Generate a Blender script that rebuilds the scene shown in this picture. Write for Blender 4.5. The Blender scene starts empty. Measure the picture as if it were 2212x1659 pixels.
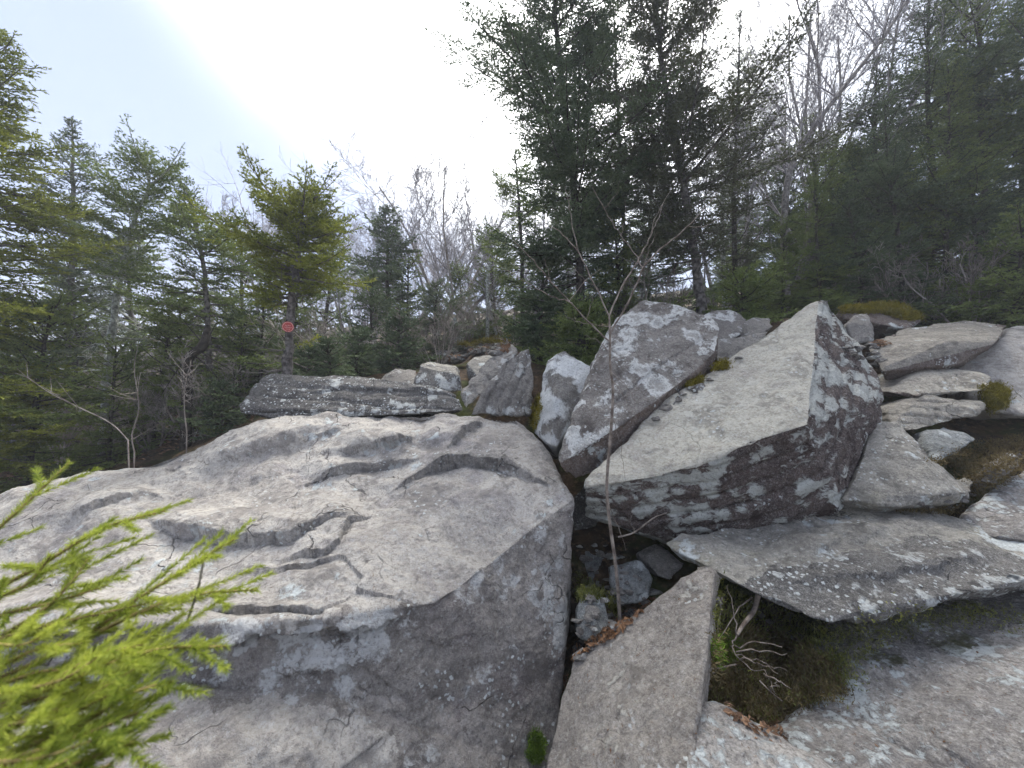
import bpy, bmesh, math, random
import numpy as np
from mathutils import Vector
from mathutils.bvhtree import BVHTree

# ------------------------------------------------------------------ camera
SC = bpy.context.scene
COL = SC.collection
EYE = np.array([0.0, 0.0, 1.6])
PITCH = math.radians(3.0)
cam_d = bpy.data.cameras.new("camera")
cam_d.sensor_fit = 'HORIZONTAL'
cam_d.sensor_width = 36.0
cam_d.lens = 36.0 / 2 / 1.331
cam_d.clip_start = 0.02
cam_d.clip_end = 2000
cam_d.dof.use_dof = True
cam_d.dof.focus_distance = 2.1
cam_d.dof.aperture_fstop = 3.5
cam = bpy.data.objects.new("camera", cam_d)
COL.objects.link(cam)
cam.location = EYE
cam.rotation_euler = (math.pi / 2 + PITCH, 0, 0)
SC.camera = cam

# ------------------------------------------------------------------ light
SUN_EL, SUN_AZ = math.radians(64), math.radians(12)     # azimuth from +Y, positive to the right (+X)
sun_dir = Vector((math.sin(SUN_AZ) * math.cos(SUN_EL), math.cos(SUN_AZ) * math.cos(SUN_EL), math.sin(SUN_EL)))
sun_d = bpy.data.lights.new("sun", 'SUN')
sun_d.energy = 1.5
sun_d.angle = math.radians(18)
sun_d.color = (1.0, 0.975, 0.94)
sun = bpy.data.objects.new("sun", sun_d)
COL.objects.link(sun)
sun.rotation_euler = (-sun_dir).to_track_quat('-Z', 'Y').to_euler()
sun.location = (0, 0, 30)

world = bpy.data.worlds.new("World")
SC.world = world
world.use_nodes = True
wt = world.node_tree
wt.nodes.clear()
w_out = wt.nodes.new('ShaderNodeOutputWorld')
w_bg = wt.nodes.new('ShaderNodeBackground')
w_bg.inputs['Strength'].default_value = 0.1
w_sky = wt.nodes.new('ShaderNodeTexSky')
w_sky.sky_type = 'NISHITA'
w_sky.sun_disc = False
w_sky.sun_elevation = SUN_EL
w_sky.sun_rotation = SUN_AZ
w_tc = wt.nodes.new('ShaderNodeTexCoord')


def wn(t, **kw):
    n = wt.nodes.new(t)
    for k, v in kw.items():
        setattr(n, k, v)
    return n


# a bright overcast: thin bluish cloud that whitens towards the veiled sun
w_dot = wn('ShaderNodeVectorMath', operation='DOT_PRODUCT')
wt.links.new(w_tc.outputs['Generated'], w_dot.inputs[0])
w_dot.inputs[1].default_value = sun_dir
w_noise = wn('ShaderNodeTexNoise')
w_noise.inputs['Scale'].default_value = 1.6
w_noise.inputs['Detail'].default_value = 3
wt.links.new(w_tc.outputs['Generated'], w_noise.inputs['Vector'])
w_ma = wn('ShaderNodeMath', operation='MULTIPLY_ADD')
wt.links.new(w_noise.outputs['Fac'], w_ma.inputs[0])
w_ma.inputs[1].default_value = 0.35
wt.links.new(w_dot.outputs['Value'], w_ma.inputs[2])
w_mr = wn('ShaderNodeMapRange', interpolation_type='SMOOTHSTEP')
w_mr.inputs['From Min'].default_value = 0.81
w_mr.inputs['From Max'].default_value = 1.18
wt.links.new(w_ma.outputs[0], w_mr.inputs['Value'])
w_mix = wn('ShaderNodeMix', data_type='RGBA')
w_mix.inputs['A'].default_value = (1.6, 1.9, 2.75, 1)
w_mix.inputs['B'].default_value = (22.0, 22.0, 21.6, 1)
w_pw = wn('ShaderNodeMath', operation='POWER')
wt.links.new(w_mr.outputs['Result'], w_pw.inputs[0])
w_pw.inputs[1].default_value = 2.0
wt.links.new(w_pw.outputs[0], w_mix.inputs['Factor'])
w_mix2 = wn('ShaderNodeMix', data_type='RGBA')
w_mix2.inputs['Factor'].default_value = 0.93
wt.links.new(w_sky.outputs['Color'], w_mix2.inputs['A'])
wt.links.new(w_mix.outputs['Result'], w_mix2.inputs['B'])
wt.links.new(w_mix2.outputs['Result'], w_bg.inputs['Color'])
wt.links.new(w_bg.outputs['Background'], w_out.inputs['Surface'])

SC.view_settings.view_transform = 'Standard'
SC.view_settings.look = 'None'
SC.view_settings.gamma = 1
SC.view_settings.use_curve_mapping = False
SC.view_settings.exposure = 1.9
SC.cycles.use_denoising = True
SC.cycles.use_adaptive_sampling = True
SC.cycles.adaptive_threshold = 0.02
SC.cycles.max_bounces = 6
SC.cycles.diffuse_bounces = 3
SC.cycles.transmission_bounces = 3

# ------------------------------------------------------------------ helpers
FWD = np.array([0, math.cos(PITCH), math.sin(PITCH)])
UPV = np.array([0, -math.sin(PITCH), math.cos(PITCH)])
RGT = np.array([1.0, 0, 0])
FP = 2212 / 2 / 1.331


def U(x, y, d):
    """survey point: bearing read on the photograph, distance d in metres -> world position"""
    return EYE + d * (FWD + (x - 1106) / FP * RGT + (829.5 - y) / FP * UPV)


def ray(x, y):
    v = FWD + (x - 1106) / FP * RGT + (829.5 - y) / FP * UPV
    return v / np.linalg.norm(v)


RS = np.random.RandomState(7)
PERM = np.concatenate([RS.permutation(256)] * 3).astype(np.int64)
_g = RS.normal(size=(256, 3))
GRAD = _g / np.linalg.norm(_g, axis=1)[:, None]
RV = RS.uniform(-1, 1, size=(256, 3))


def perlin(p):
    p = np.asarray(p, float)
    i = np.floor(p).astype(np.int64)
    f = p - i
    u = f * f * f * (f * (f * 6 - 15) + 10)
    i &= 255
    r = 0
    for dx in (0, 1):
        wx = u[:, 0] if dx else 1 - u[:, 0]
        hx = PERM[i[:, 0] + dx]
        for dy in (0, 1):
            wy = u[:, 1] if dy else 1 - u[:, 1]
            hy = PERM[hx + i[:, 1] + dy]
            for dz in (0, 1):
                wz = u[:, 2] if dz else 1 - u[:, 2]
                g = GRAD[PERM[hy + i[:, 2] + dz] & 255]
                r = r + wx * wy * wz * ((f - (dx, dy, dz)) * g).sum(1)
    return r * 1.5


def fbm(p, oct=4, gain=0.5):
    r, a, s = 0, 1.0, 1.0
    for k in range(oct):
        r = r + a * perlin(p * s + 17.3 * k)
        a *= gain
        s *= 2.03
    return r


def facet(p):
    """broken-stone facets: every cell tilts its own way"""
    i = np.floor(p).astype(np.int64)
    best = np.full(len(p), 9e9)
    val = np.zeros(len(p))
    for dx in (-1, 0, 1):
        for dy in (-1, 0, 1):
            for dz in (-1, 0, 1):
                c = i + (dx, dy, dz)
                h = PERM[PERM[PERM[c[:, 0] & 255] + (c[:, 1] & 255)] + (c[:, 2] & 255)] & 255
                q = p - c - 0.5 - 0.45 * RV[h]
                d2 = (q * q).sum(1)
                m = d2 < best
                best[m] = d2[m]
                val[m] = (q[m] * RV[(h[m] * 7 + 3) & 255]).sum(1) + 0.3 * RV[(h[m] * 5 + 1) & 255, 0]
    return val


def plnoise(u, v, seed=0):
    """piecewise-linear noise on a triangle lattice: its level lines are straight and angular"""
    sk = (u + v) * 0.36602540378
    i, j = np.floor(u + sk), np.floor(v + sk)
    t = (i + j) * 0.2113248654
    x, y = u - (i - t), v - (j - t)
    up = x > y
    a = np.where(up, x - y, y - x) / 1.0
    # barycentric weights in the skewed cell
    fx, fy = u + sk - i, v + sk - j
    w0 = 1 - np.maximum(fx, fy)
    w2 = np.minimum(fx, fy)
    w1 = 1 - w0 - w2
    def val(p, q):
        p, q = p.astype(np.int64) & 255, q.astype(np.int64) & 255
        return RV[PERM[PERM[p + seed] + q] & 255, 2]
    return w0 * val(i, j) + w1 * np.where(up, val(i + 1, j), val(i, j + 1)) + w2 * val(i + 1, j + 1)


def sstep(x, a, b):
    t = np.clip((x - a) / (b - a), 0, 1)
    return t * t * (3 - 2 * t)


def mesh_tris(name, V, F, mats, mi=None, smooth=True):
    me = bpy.data.meshes.new(name)
    V = np.asarray(V, np.float32)
    F = np.asarray(F, np.int32)
    me.vertices.add(len(V))
    me.vertices.foreach_set('co', V.ravel())
    k = F.shape[1]
    me.loops.add(F.size)
    me.loops.foreach_set('vertex_index', F.ravel())
    me.polygons.add(len(F))
    me.polygons.foreach_set('loop_start', np.arange(0, F.size, k, dtype=np.int32))
    me.polygons.foreach_set('loop_total', np.full(len(F), k, np.int32))
    me.polygons.foreach_set('use_smooth', np.full(len(F), smooth, bool))
    for m in mats:
        me.materials.append(m)
    if mi is not None:
        me.polygons.foreach_set('material_index', np.asarray(mi, np.int32))
    me.update(calc_edges=True)
    return me


def add(name, me, parent=None, loc=None, label=None, cat=None, group=None, kind=None):
    o = bpy.data.objects.new(name, me)
    COL.objects.link(o)
    if loc is not None:
        o.location = loc
    if parent is not None:
        o.parent = parent
    tag(o, label, cat, group, kind)
    return o


def tag(o, label=None, cat=None, group=None, kind=None):
    if label:
        o['label'] = label
    if cat:
        o['category'] = cat
    if group:
        o['group'] = group
    if kind:
        o['kind'] = kind
    return o


def place(name, V, F, mats, parent=None, base=None, mi=None, smooth=True, **kw):
    """link a mesh with its origin at its own base (or at its parent's origin)"""
    V = np.asarray(V, float)
    if parent is None:
        if base is None:
            base = np.array([V[:, 0].mean(), V[:, 1].mean(), V[:, 2].min()])
        return add(name, mesh_tris(name, V - base, F, mats, mi, smooth), None, base, **kw)
    return add(name, mesh_tris(name, V - np.array(parent.location), F, mats, mi, smooth), parent, **kw)


def empty(name, loc, **kw):
    o = bpy.data.objects.new(name, None)
    COL.objects.link(o)
    o.location = loc
    o.empty_display_size = 0.1
    return tag(o, **kw)


def tubes(polys, sides=5):
    """polys: list of (pts Nx3, radii N) -> V, F (triangles)"""
    Vs, Fs, n = [], [], 0
    ang = np.arange(sides) * 2 * math.pi / sides
    ca, sa = np.cos(ang), np.sin(ang)
    for pts, rad in polys:
        pts = np.asarray(pts, float)
        m = len(pts)
        rad = np.broadcast_to(np.asarray(rad, float), (m,))
        t = np.gradient(pts, axis=0)
        t /= np.linalg.norm(t, axis=1)[:, None] + 1e-9
        ref = np.array([0.31, 0.22, 0.93]) if abs(t[0, 2]) < 0.8 else np.array([0.9, 0.35, 0.1])
        a = np.cross(t, ref)
        a /= np.linalg.norm(a, axis=1)[:, None] + 1e-9
        b = np.cross(t, a)
        ring = pts[:, None] + rad[:, None, None] * (ca[None, :, None] * a[:, None] + sa[None, :, None] * b[:, None])
        Vs.append(ring.reshape(-1, 3))
        i = np.arange(m - 1)[:, None] * sides
        j = np.arange(sides)[None]
        j2 = (j + 1) % sides
        q = np.stack([i + j, i + j2, i + sides + j2, i + sides + j], -1).reshape(-1, 4) + n
        Fs.append(np.concatenate([q[:, [0, 1, 2]], q[:, [0, 2, 3]]]))
        n += m * sides
    return np.concatenate(Vs), np.concatenate(Fs)


def catmull(pts, n=6):
    P = np.asarray(pts, float)
    P = np.vstack([2 * P[0] - P[1], P, 2 * P[-1] - P[-2]])
    out = []
    for i in range(1, len(P) - 2):
        for k in range(n):
            t = k / n
            a, b, c, d = P[i - 1], P[i], P[i + 1], P[i + 2]
            out.append(0.5 * (2 * b + (c - a) * t + (2 * a - 5 * b + 4 * c - d) * t * t + (3 * b - a - 3 * c + d) * t ** 3))
    out.append(P[-2])
    return np.array(out)


# ------------------------------------------------------------------ materials
class G:
    def __init__(s, name):
        s.m = bpy.data.materials.new(name)
        s.m.use_nodes = True
        s.t = s.m.node_tree
        s.t.nodes.clear()
        s.out = s.t.nodes.new('ShaderNodeOutputMaterial')
        s.tc = s.t.nodes.new('ShaderNodeTexCoord')
        s.co = s.tc.outputs['Object']

    def n(s, t, **kw):
        n = s.t.nodes.new(t)
        for k, v in kw.items():
            setattr(n, k, v)
        return n

    def set(s, sock, v):
        if isinstance(v, bpy.types.NodeSocket):
            s.t.links.new(v, sock)
        elif isinstance(v, (tuple, list)) and len(v) == 3 and sock.type == 'RGBA':
            sock.default_value = (*v, 1)
        else:
            sock.default_value = v

    def noise(s, scale, detail=4, rough=0.55, dist=0, vec=None, color=False):
        n = s.n('ShaderNodeTexNoise')
        s.set(n.inputs['Vector'], vec or s.co)
        n.inputs['Scale'].default_value = scale
        n.inputs['Detail'].default_value = detail
        n.inputs['Roughness'].default_value = rough
        n.inputs['Distortion'].default_value = dist
        return n.outputs['Color' if color else 'Fac']

    def vor(s, scale, vec=None, feature='F1', out='Distance'):
        n = s.n('ShaderNodeTexVoronoi', feature=feature)
        s.set(n.inputs['Vector'], vec or s.co)
        n.inputs['Scale'].default_value = scale
        return n.outputs[out]

    def ramp(s, v, a, b, lo=0.0, hi=1.0):
        n = s.n('ShaderNodeMapRange', interpolation_type='SMOOTHSTEP')
        s.set(n.inputs['Value'], v)
        n.inputs['From Min'].default_value = a
        n.inputs['From Max'].default_value = b
        n.inputs['To Min'].default_value = lo
        n.inputs['To Max'].default_value = hi
        return n.outputs['Result']

    def math(s, op, a, b=0.0, c=0.0):
        n = s.n('ShaderNodeMath', operation=op)
        s.set(n.inputs[0], a)
        s.set(n.inputs[1], b)
        if op == 'MULTIPLY_ADD':
            s.set(n.inputs[2], c)
        return n.outputs[0]

    def mix(s, f, a, b, blend='MIX'):
        n = s.n('ShaderNodeMix', data_type='RGBA', blend_type=blend)
        s.set(n.inputs['Factor'], f)
        s.set(n.inputs['A'], a)
        s.set(n.inputs['B'], b)
        return n.outputs['Result']

    def warp(s, scale, amt, vec=None):
        n = s.n('ShaderNodeVectorMath', operation='SUBTRACT')
        s.set(n.inputs[0], s.noise(scale, 3, color=True, vec=vec))
        n.inputs[1].default_value = (0.5, 0.5, 0.5)
        m = s.n('ShaderNodeVectorMath', operation='SCALE')
        s.t.links.new(n.outputs[0], m.inputs[0])
        m.inputs['Scale'].default_value = amt
        a = s.n('ShaderNodeVectorMath', operation='ADD')
        s.set(a.inputs[0], vec or s.co)
        s.t.links.new(m.outputs[0], a.inputs[1])
        return a.outputs[0]

    def bump(s, h, strength=0.5, dist=0.01, prev=None):
        n = s.n('ShaderNodeBump')
        n.inputs['Strength'].default_value = strength
        n.inputs['Distance'].default_value = dist
        s.set(n.inputs['Height'], h)
        if prev is not None:
            s.t.links.new(prev, n.inputs['Normal'])
        return n.outputs['Normal']

    def bsdf(s, col, rough=0.9, normal=None, spec=0.25, trans=None):
        n = s.n('ShaderNodeBsdfPrincipled')
        s.set(n.inputs['Base Color'], col)
        s.set(n.inputs['Roughness'], rough)
        n.inputs['Specular IOR Level'].default_value = spec
        if normal is not None:
            s.t.links.new(normal, n.inputs['Normal'])
        sh = n.outputs[0]
        if trans:
            tr = s.n('ShaderNodeBsdfTranslucent')
            s.set(tr.inputs['Color'], col)
            mx = s.n('ShaderNodeMixShader')
            mx.inputs[0].default_value = trans
            s.t.links.new(sh, mx.inputs[1])
            s.t.links.new(tr.outputs[0], mx.inputs[2])
            sh = mx.outputs[0]
        s.t.links.new(sh, s.out.inputs['Surface'])
        return s.m


def rock_mat(name, a, b, dark, dk=0.5, lichen=0.0, lcol=(0.62, 0.65, 0.63), lsize=11.0, spots=0.2, grain=0.4, strat=None, lstretch=None, tint=None,
             moss=0.0, bump=0.7, ring=False, cracks=0.65):
    g = G(name)
    a, b, dark, lcol = [(x[0] * 1.01, x[1], x[2] * .98) for x in (a, b, dark, lcol)]
    w = g.warp(3.0, 0.25)
    n1 = g.noise(2.2, 5, 0.6, vec=w)
    n2 = g.noise(13, 7, 0.68)
    n3 = g.noise(85, 5, 0.75)
    n4 = g.noise(230, 2, 0.6)
    n5 = g.noise(38, 6, 0.72, vec=g.warp(20, .03))
    c = g.mix(g.ramp(n1, 0.36, 0.64), a, b)
    if tint:
        c = g.mix(g.math('MULTIPLY', g.ramp(g.noise(3.1, 4, 0.6, vec=g.warp(2, .5)), 0.5, 0.68), 0.7), c, tint)
    c = g.mix(g.math('MULTIPLY', g.ramp(n2, 0.46, 0.72), dk), c, dark)
    if strat:                                         # bedding planes show as thin tone bands
        mp = g.n('ShaderNodeMapping')
        g.set(mp.inputs['Vector'], g.warp(1.5, 0.12))
        mp.inputs['Rotation'].default_value = strat
        mp.inputs['Scale'].default_value = (0.6, 0.6, 16.0)
        bands = g.noise(1.6, 4, 0.6, vec=mp.outputs[0])
        c = g.mix(g.math('MULTIPLY', g.ramp(bands, 0.5, 0.66), 0.55), c, dark)
    else:
        bands = None
    c = g.mix(g.ramp(n5, 0.52, 0.64, 0, .7), c, dark)
    c = g.mix(g.ramp(n5, 0.46, 0.34, 0, .35), c, tuple(min(.62, x * 1.45) for x in b))
    # grain: pale quartz grains and dark pits
    c = g.mix(g.ramp(n3, 0.50, 0.72, 0, grain), c, (0.62, 0.60, 0.56))
    c = g.mix(g.ramp(n3, 0.50, 0.30, 0, grain), c, tuple(x * 0.35 for x in dark))
    c = g.mix(g.ramp(n4, 0.42, 0.62, 0, 0.2), c, (0.5, 0.48, 0.45))
    oi = g.n('ShaderNodeObjectInfo')
    c = g.mix(1.0, c, g.mix(oi.outputs['Random'], (0.84, 0.83, 0.82), (1.12, 1.11, 1.08)), 'MULTIPLY')
    st = g.noise(5, 6, .7, vec=g.warp(3, .5))
    c = g.mix(g.ramp(st, .50, .64, 0, .8), c, tuple(.5 * (x + y) * .8 for x, y in zip(a, dark)))
    h = g.math('MULTIPLY_ADD', n2, 1.6, g.math('MULTIPLY_ADD', n5, 0.8, g.math('MULTIPLY', n3, 0.45)))
    if bands is not None:
        h = g.math('MULTIPLY_ADD', bands, 0.6, h)
    cv = g.vor(2.6, g.warp(5.0, 0.22), 'DISTANCE_TO_EDGE')
    ck = g.math('MULTIPLY', g.ramp(cv, 0.011, 0.002), g.ramp(g.noise(2.0, 3, .6), 0.50, 0.60))
    c = g.mix(g.math('MULTIPLY', ck, cracks), c, tuple(x * .3 for x in dark))
    h = g.math('MULTIPLY_ADD', ck, -1.4 * cracks, h)
    if lichen > 0:
        wl = g.warp(7.0, 0.16)
        if lstretch:
            ml = g.n('ShaderNodeMapping')
            g.set(ml.inputs['Vector'], wl)
            ml.inputs['Rotation'].default_value = lstretch
            ml.inputs['Scale'].default_value = (0.55, 0.55, 1.9)
            wl = ml.outputs[0]
        big = g.noise(2.4, 3, 0.6, vec=g.warp(4, .3))
        pat = g.noise(lsize * .75, 10, 0.72, vec=wl)
        v = g.vor(lsize, g.warp(16.0, 0.07))
        pat = g.math('MULTIPLY_ADD', v, -0.30, g.math('ADD', pat, 0.12))
        pat = g.math('MULTIPLY_ADD', g.math('SUBTRACT', big, 0.5), 0.75, pat)
        thr = 0.70 - 0.26 * lichen
        msk = g.ramp(pat, thr - .02, thr + 0.07)
        if ring:
            msk = g.math('MULTIPLY', msk, g.ramp(pat, thr + .06, thr + .16, 1.0, 0.3))
        msk = g.math('MULTIPLY', msk, g.ramp(n3, 0.30, 0.52, 0.35, 1.0))
        c = g.mix(msk, c, g.mix(n2, tuple(x * 0.75 for x in lcol), lcol))
        h = g.math('MULTIPLY_ADD', msk, 0.2, h)
    if spots > 0:
        v2 = g.vor(38, g.warp(30, .03))
        keep = g.ramp(g.noise(5, 3, .6), 0.62 - 0.25 * spots, 0.75 - 0.25 * spots)
        m2 = g.math('MULTIPLY', g.ramp(v2, 0.30, 0.22), keep)
        c = g.mix(g.math('MULTIPLY', m2, 0.8), c, (0.60, 0.62, 0.59))
    if moss > 0:
        mm = g.ramp(g.noise(4.5, 5, .65, vec=g.warp(6, .2)), 0.66 - .3 * moss, 0.8 - .3 * moss)
        c = g.mix(g.math('MULTIPLY', mm, 0.85), c, g.mix(n3, (0.03, 0.036, 0.012), (0.15, 0.145, 0.045)))
        h = g.math('MULTIPLY_ADD', g.math('MULTIPLY', mm, n3), 1.2, h)
    return g.bsdf(c, 0.92, g.bump(h, min(1, bump * 1.3), 0.02), 0.2)


M = {}
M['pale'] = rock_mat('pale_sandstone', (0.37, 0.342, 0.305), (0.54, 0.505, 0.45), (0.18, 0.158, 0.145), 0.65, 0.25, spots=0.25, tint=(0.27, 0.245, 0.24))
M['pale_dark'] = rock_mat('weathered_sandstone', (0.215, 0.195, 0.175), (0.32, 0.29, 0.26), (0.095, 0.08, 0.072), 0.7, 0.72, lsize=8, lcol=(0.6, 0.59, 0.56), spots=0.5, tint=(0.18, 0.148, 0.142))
M['crust_and_shade'] = rock_mat('grey_crust_and_shade', (0.25, 0.232, 0.212), (0.36, 0.336, 0.305), (0.12, 0.108, 0.10), 0.65, 0.4, lsize=9, spots=0.4, lcol=(0.5, 0.5, 0.47))  # ledge-face grey: weathering and lichen, with shade mixed into the colour
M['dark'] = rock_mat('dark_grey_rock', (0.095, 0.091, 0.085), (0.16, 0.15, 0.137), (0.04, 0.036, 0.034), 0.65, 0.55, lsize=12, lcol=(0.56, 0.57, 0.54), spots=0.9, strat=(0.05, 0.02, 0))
M['grey'] = rock_mat('grey_rock', (0.165, 0.153, 0.138), (0.26, 0.242, 0.216), (0.10, 0.088, 0.08), 0.6, 0.45, lsize=9, lcol=(0.56, 0.56, 0.53), spots=0.4)
M['fin'] = rock_mat('white_lichened_rock', (0.14, 0.13, 0.117), (0.21, 0.197, 0.177), (0.085, 0.075, 0.07), 0.6, 1.35, lcol=(0.70, 0.71, 0.69), lsize=3.5, spots=0.3)
M['rings'] = rock_mat('ring_lichened_rock', (0.15, 0.136, 0.122), (0.23, 0.212, 0.19), (0.07, 0.052, 0.045), 0.65, 0.95, lcol=(0.74, 0.74, 0.70), lsize=6, spots=0.5, ring=True)
M['tan'] = rock_mat('tan_slab_face', (0.39, 0.37, 0.31), (0.50, 0.475, 0.395), (0.24, 0.215, 0.18), 0.6, 0.35, lsize=14, lcol=(0.6, 0.58, 0.5), spots=0.3, tint=(0.33, 0.295, 0.265), bump=0.6, grain=0.5, cracks=0.25)
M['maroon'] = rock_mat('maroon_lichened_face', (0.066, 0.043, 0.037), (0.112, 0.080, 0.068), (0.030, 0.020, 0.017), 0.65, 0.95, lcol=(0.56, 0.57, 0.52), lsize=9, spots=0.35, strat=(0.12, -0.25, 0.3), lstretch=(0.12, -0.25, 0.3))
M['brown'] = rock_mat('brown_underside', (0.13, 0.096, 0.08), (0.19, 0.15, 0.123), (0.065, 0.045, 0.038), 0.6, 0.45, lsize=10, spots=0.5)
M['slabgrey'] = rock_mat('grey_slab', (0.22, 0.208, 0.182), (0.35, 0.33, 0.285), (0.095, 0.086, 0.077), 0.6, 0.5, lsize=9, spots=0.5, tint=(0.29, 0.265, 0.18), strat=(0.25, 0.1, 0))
M['tri'] = rock_mat('brown_grey_slab', (0.25, 0.225, 0.195), (0.39, 0.355, 0.305), (0.13, 0.108, 0.092), 0.65, 0.45, lsize=20, lcol=(.55, .52, .45), spots=0.2, grain=.5, cracks=.3)
M['bed'] = rock_mat('bedrock', (0.24, 0.222, 0.205), (0.40, 0.375, 0.345), (0.10, 0.088, 0.082), 0.75, 0.75, lsize=22, spots=0.5, moss=0.12, grain=.6, bump=1.0)
M['bedmoss'] = rock_mat('mossy_bedrock', (0.15, 0.138, 0.128), (0.26, 0.242, 0.222), (0.055, 0.05, 0.048), 0.75, 0.65, lsize=22, spots=0.6, moss=0.5, grain=.6, bump=1.0)
M['blue'] = rock_mat('blue_grey_stone', (0.16, 0.172, 0.168), (0.27, 0.285, 0.28), (0.055, 0.058, 0.056), 0.65, 0.7, lsize=8, spots=0.5)
M['layer'] = rock_mat('layered_rock', (0.27, 0.248, 0.208), (0.40, 0.368, 0.305), (0.11, 0.095, 0.08), 0.6, 0.25, spots=0.3, strat=(0.1, 0.15, 0))


def plain(name, c1, c2, scale=20, rough=0.85, trans=None, bump=0.0, island=0.0, detail=4, lo=.35, hi=.65):
    g = G(name)
    f = g.ramp(g.noise(scale, detail, 0.6), lo, hi)
    if island:
        gm = g.n('ShaderNodeNewGeometry')
        f = g.math('MULTIPLY_ADD', gm.outputs['Random Per Island'], island, g.math('MULTIPLY', f, 1 - island))
    c = g.mix(f, c1, c2)
    nrm = g.bump(g.noise(scale * 4, 4, .7), bump, 0.01) if bump else None
    return g.bsdf(c, rough, nrm, 0.3, trans)

# ------------------------------------------------------------------ terrain
GCTRL = np.array([U(*p) for p in [
    (1280, 1340, 1.95), (1225, 1480, 1.95), (1215, 1600, 1.75), (1150, 1750, 1.75), (1000, 1900, 1.6), (1400, 1290, 2.05), (1240, 1150, 2.6), (1560, 1330, 1.75), (1610, 1450, 1.54), (1720, 1500, 1.62), (1800, 1400, 1.85), (1900, 1450, 1.7),
    (1600, 1600, 1.35), (1950, 1100, 2.6), (2150, 1000, 2.5), (2200, 960, 2.7), (1900, 760, 3.8), (2000, 715, 4.6), (1700, 690, 4.2), (1450, 760, 3.8), (1150, 800, 4.2),
    (1050, 770, 5.4), (1040, 735, 8.0), (900, 815, 4.6), (700, 850, 4.3), (560, 930, 4.0), (420, 985, 3.7), (250, 1050, 3.6), (50, 1110, 3.4), (-200, 1150, 3.4),
    (2212, 800, 3.8), (2300, 1300, 2.1), (2400, 1650, 1.2), (1500, 1900, 1.0), (800, 2300, 1.15), (300, 2300, 1.05), (-300, 1700, 1.5)]])


def plane_z(x, y):
    yy = np.where(y < 30, y, 30 + 12 * (1 - np.exp(-(y - 30) / 12)))
    xx = np.where(x > -45, x, -45 + 15 * (np.exp((x + 45) / 15) - 1))
    xx = np.where(xx < 40, xx, 40)
    z = 1.6 - 1.55 + 0.30 * yy + 0.11 * xx
    return np.where(y < -2, z - 0.1 * (y + 2), z)


def ground_z(x, y):
    x = np.atleast_1d(np.asarray(x, float))
    y = np.atleast_1d(np.asarray(y, float))
    b = plane_z(x, y)
    d2 = (x[:, None] - GCTRL[:, 0]) ** 2 + (y[:, None] - GCTRL[:, 1]) ** 2 + 0.01
    w = 1 / d2 ** 1.7
    off = GCTRL[:, 2] - plane_z(GCTRL[:, 0], GCTRL[:, 1])
    wb = 1 / 2.2 ** 3.4
    z = b + (w * off).sum(1) / (w.sum(1) + wb)
    p = np.stack([x, y, 0 * x], 1)
    near = np.exp(-((x - 0.5) ** 2 + (y - 1.5) ** 2) / 9)
    return z + (1 - near) * (0.16 * fbm(p * 0.7, 3) + 0.05 * fbm(p * 3.1, 3)) + 0.015 * fbm(p * 9, 2)


def gz(x, y):
    return float(ground_z(x, y)[0])


def axis_steps(lo, hi, fine_lo, fine_hi, step, grow=1.16):
    a = list(np.arange(fine_lo, fine_hi, step))
    s, v = step, a[-1]
    while v < hi:
        s *= grow
        v += s
        a.append(v)
    s, v = step, a[0]
    while v > lo:
        s *= grow
        v -= s
        a.insert(0, v)
    return np.array(a)


g = G('forest_floor')
nz = g.noise(26, 6, .7)
c = g.mix(g.ramp(g.noise(7, 5, .6), .4, .62), (0.030, 0.020, 0.012), (0.085, 0.055, 0.032))
c = g.mix(g.ramp(nz, .5, .7), c, (0.16, 0.105, 0.06))
ms = g.ramp(g.noise(1.4, 4, .6, vec=g.warp(3, .4)), .5, .64)
c = g.mix(g.math('MULTIPLY', ms, .8), c, g.mix(nz, (0.02, 0.035, 0.008), (0.10, 0.12, 0.025)))
M['floor'] = g.bsdf(c, .95, g.bump(g.noise(40, 6, .75), .9, .03), .15)

xs = axis_steps(-400, 400, -7, 9, 0.12)
ys = axis_steps(-60, 500, 0.2, 11, 0.12)
gx, gy = np.meshgrid(xs, ys)
gzv = ground_z(gx.ravel(), gy.ravel())
nx, ny = len(xs), len(ys)
ii = (np.arange(ny - 1)[:, None] * nx + np.arange(nx - 1)[None]).ravel()
gq = np.stack([ii, ii + 1, ii + 1 + nx, ii + nx], 1)
GV = np.stack([gx.ravel(), gy.ravel(), gzv], 1)
add('ground', mesh_tris('ground', GV, gq, [M['floor']]), kind='structure')

# ------------------------------------------------------------------ rocks
CENT = EYE


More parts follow.
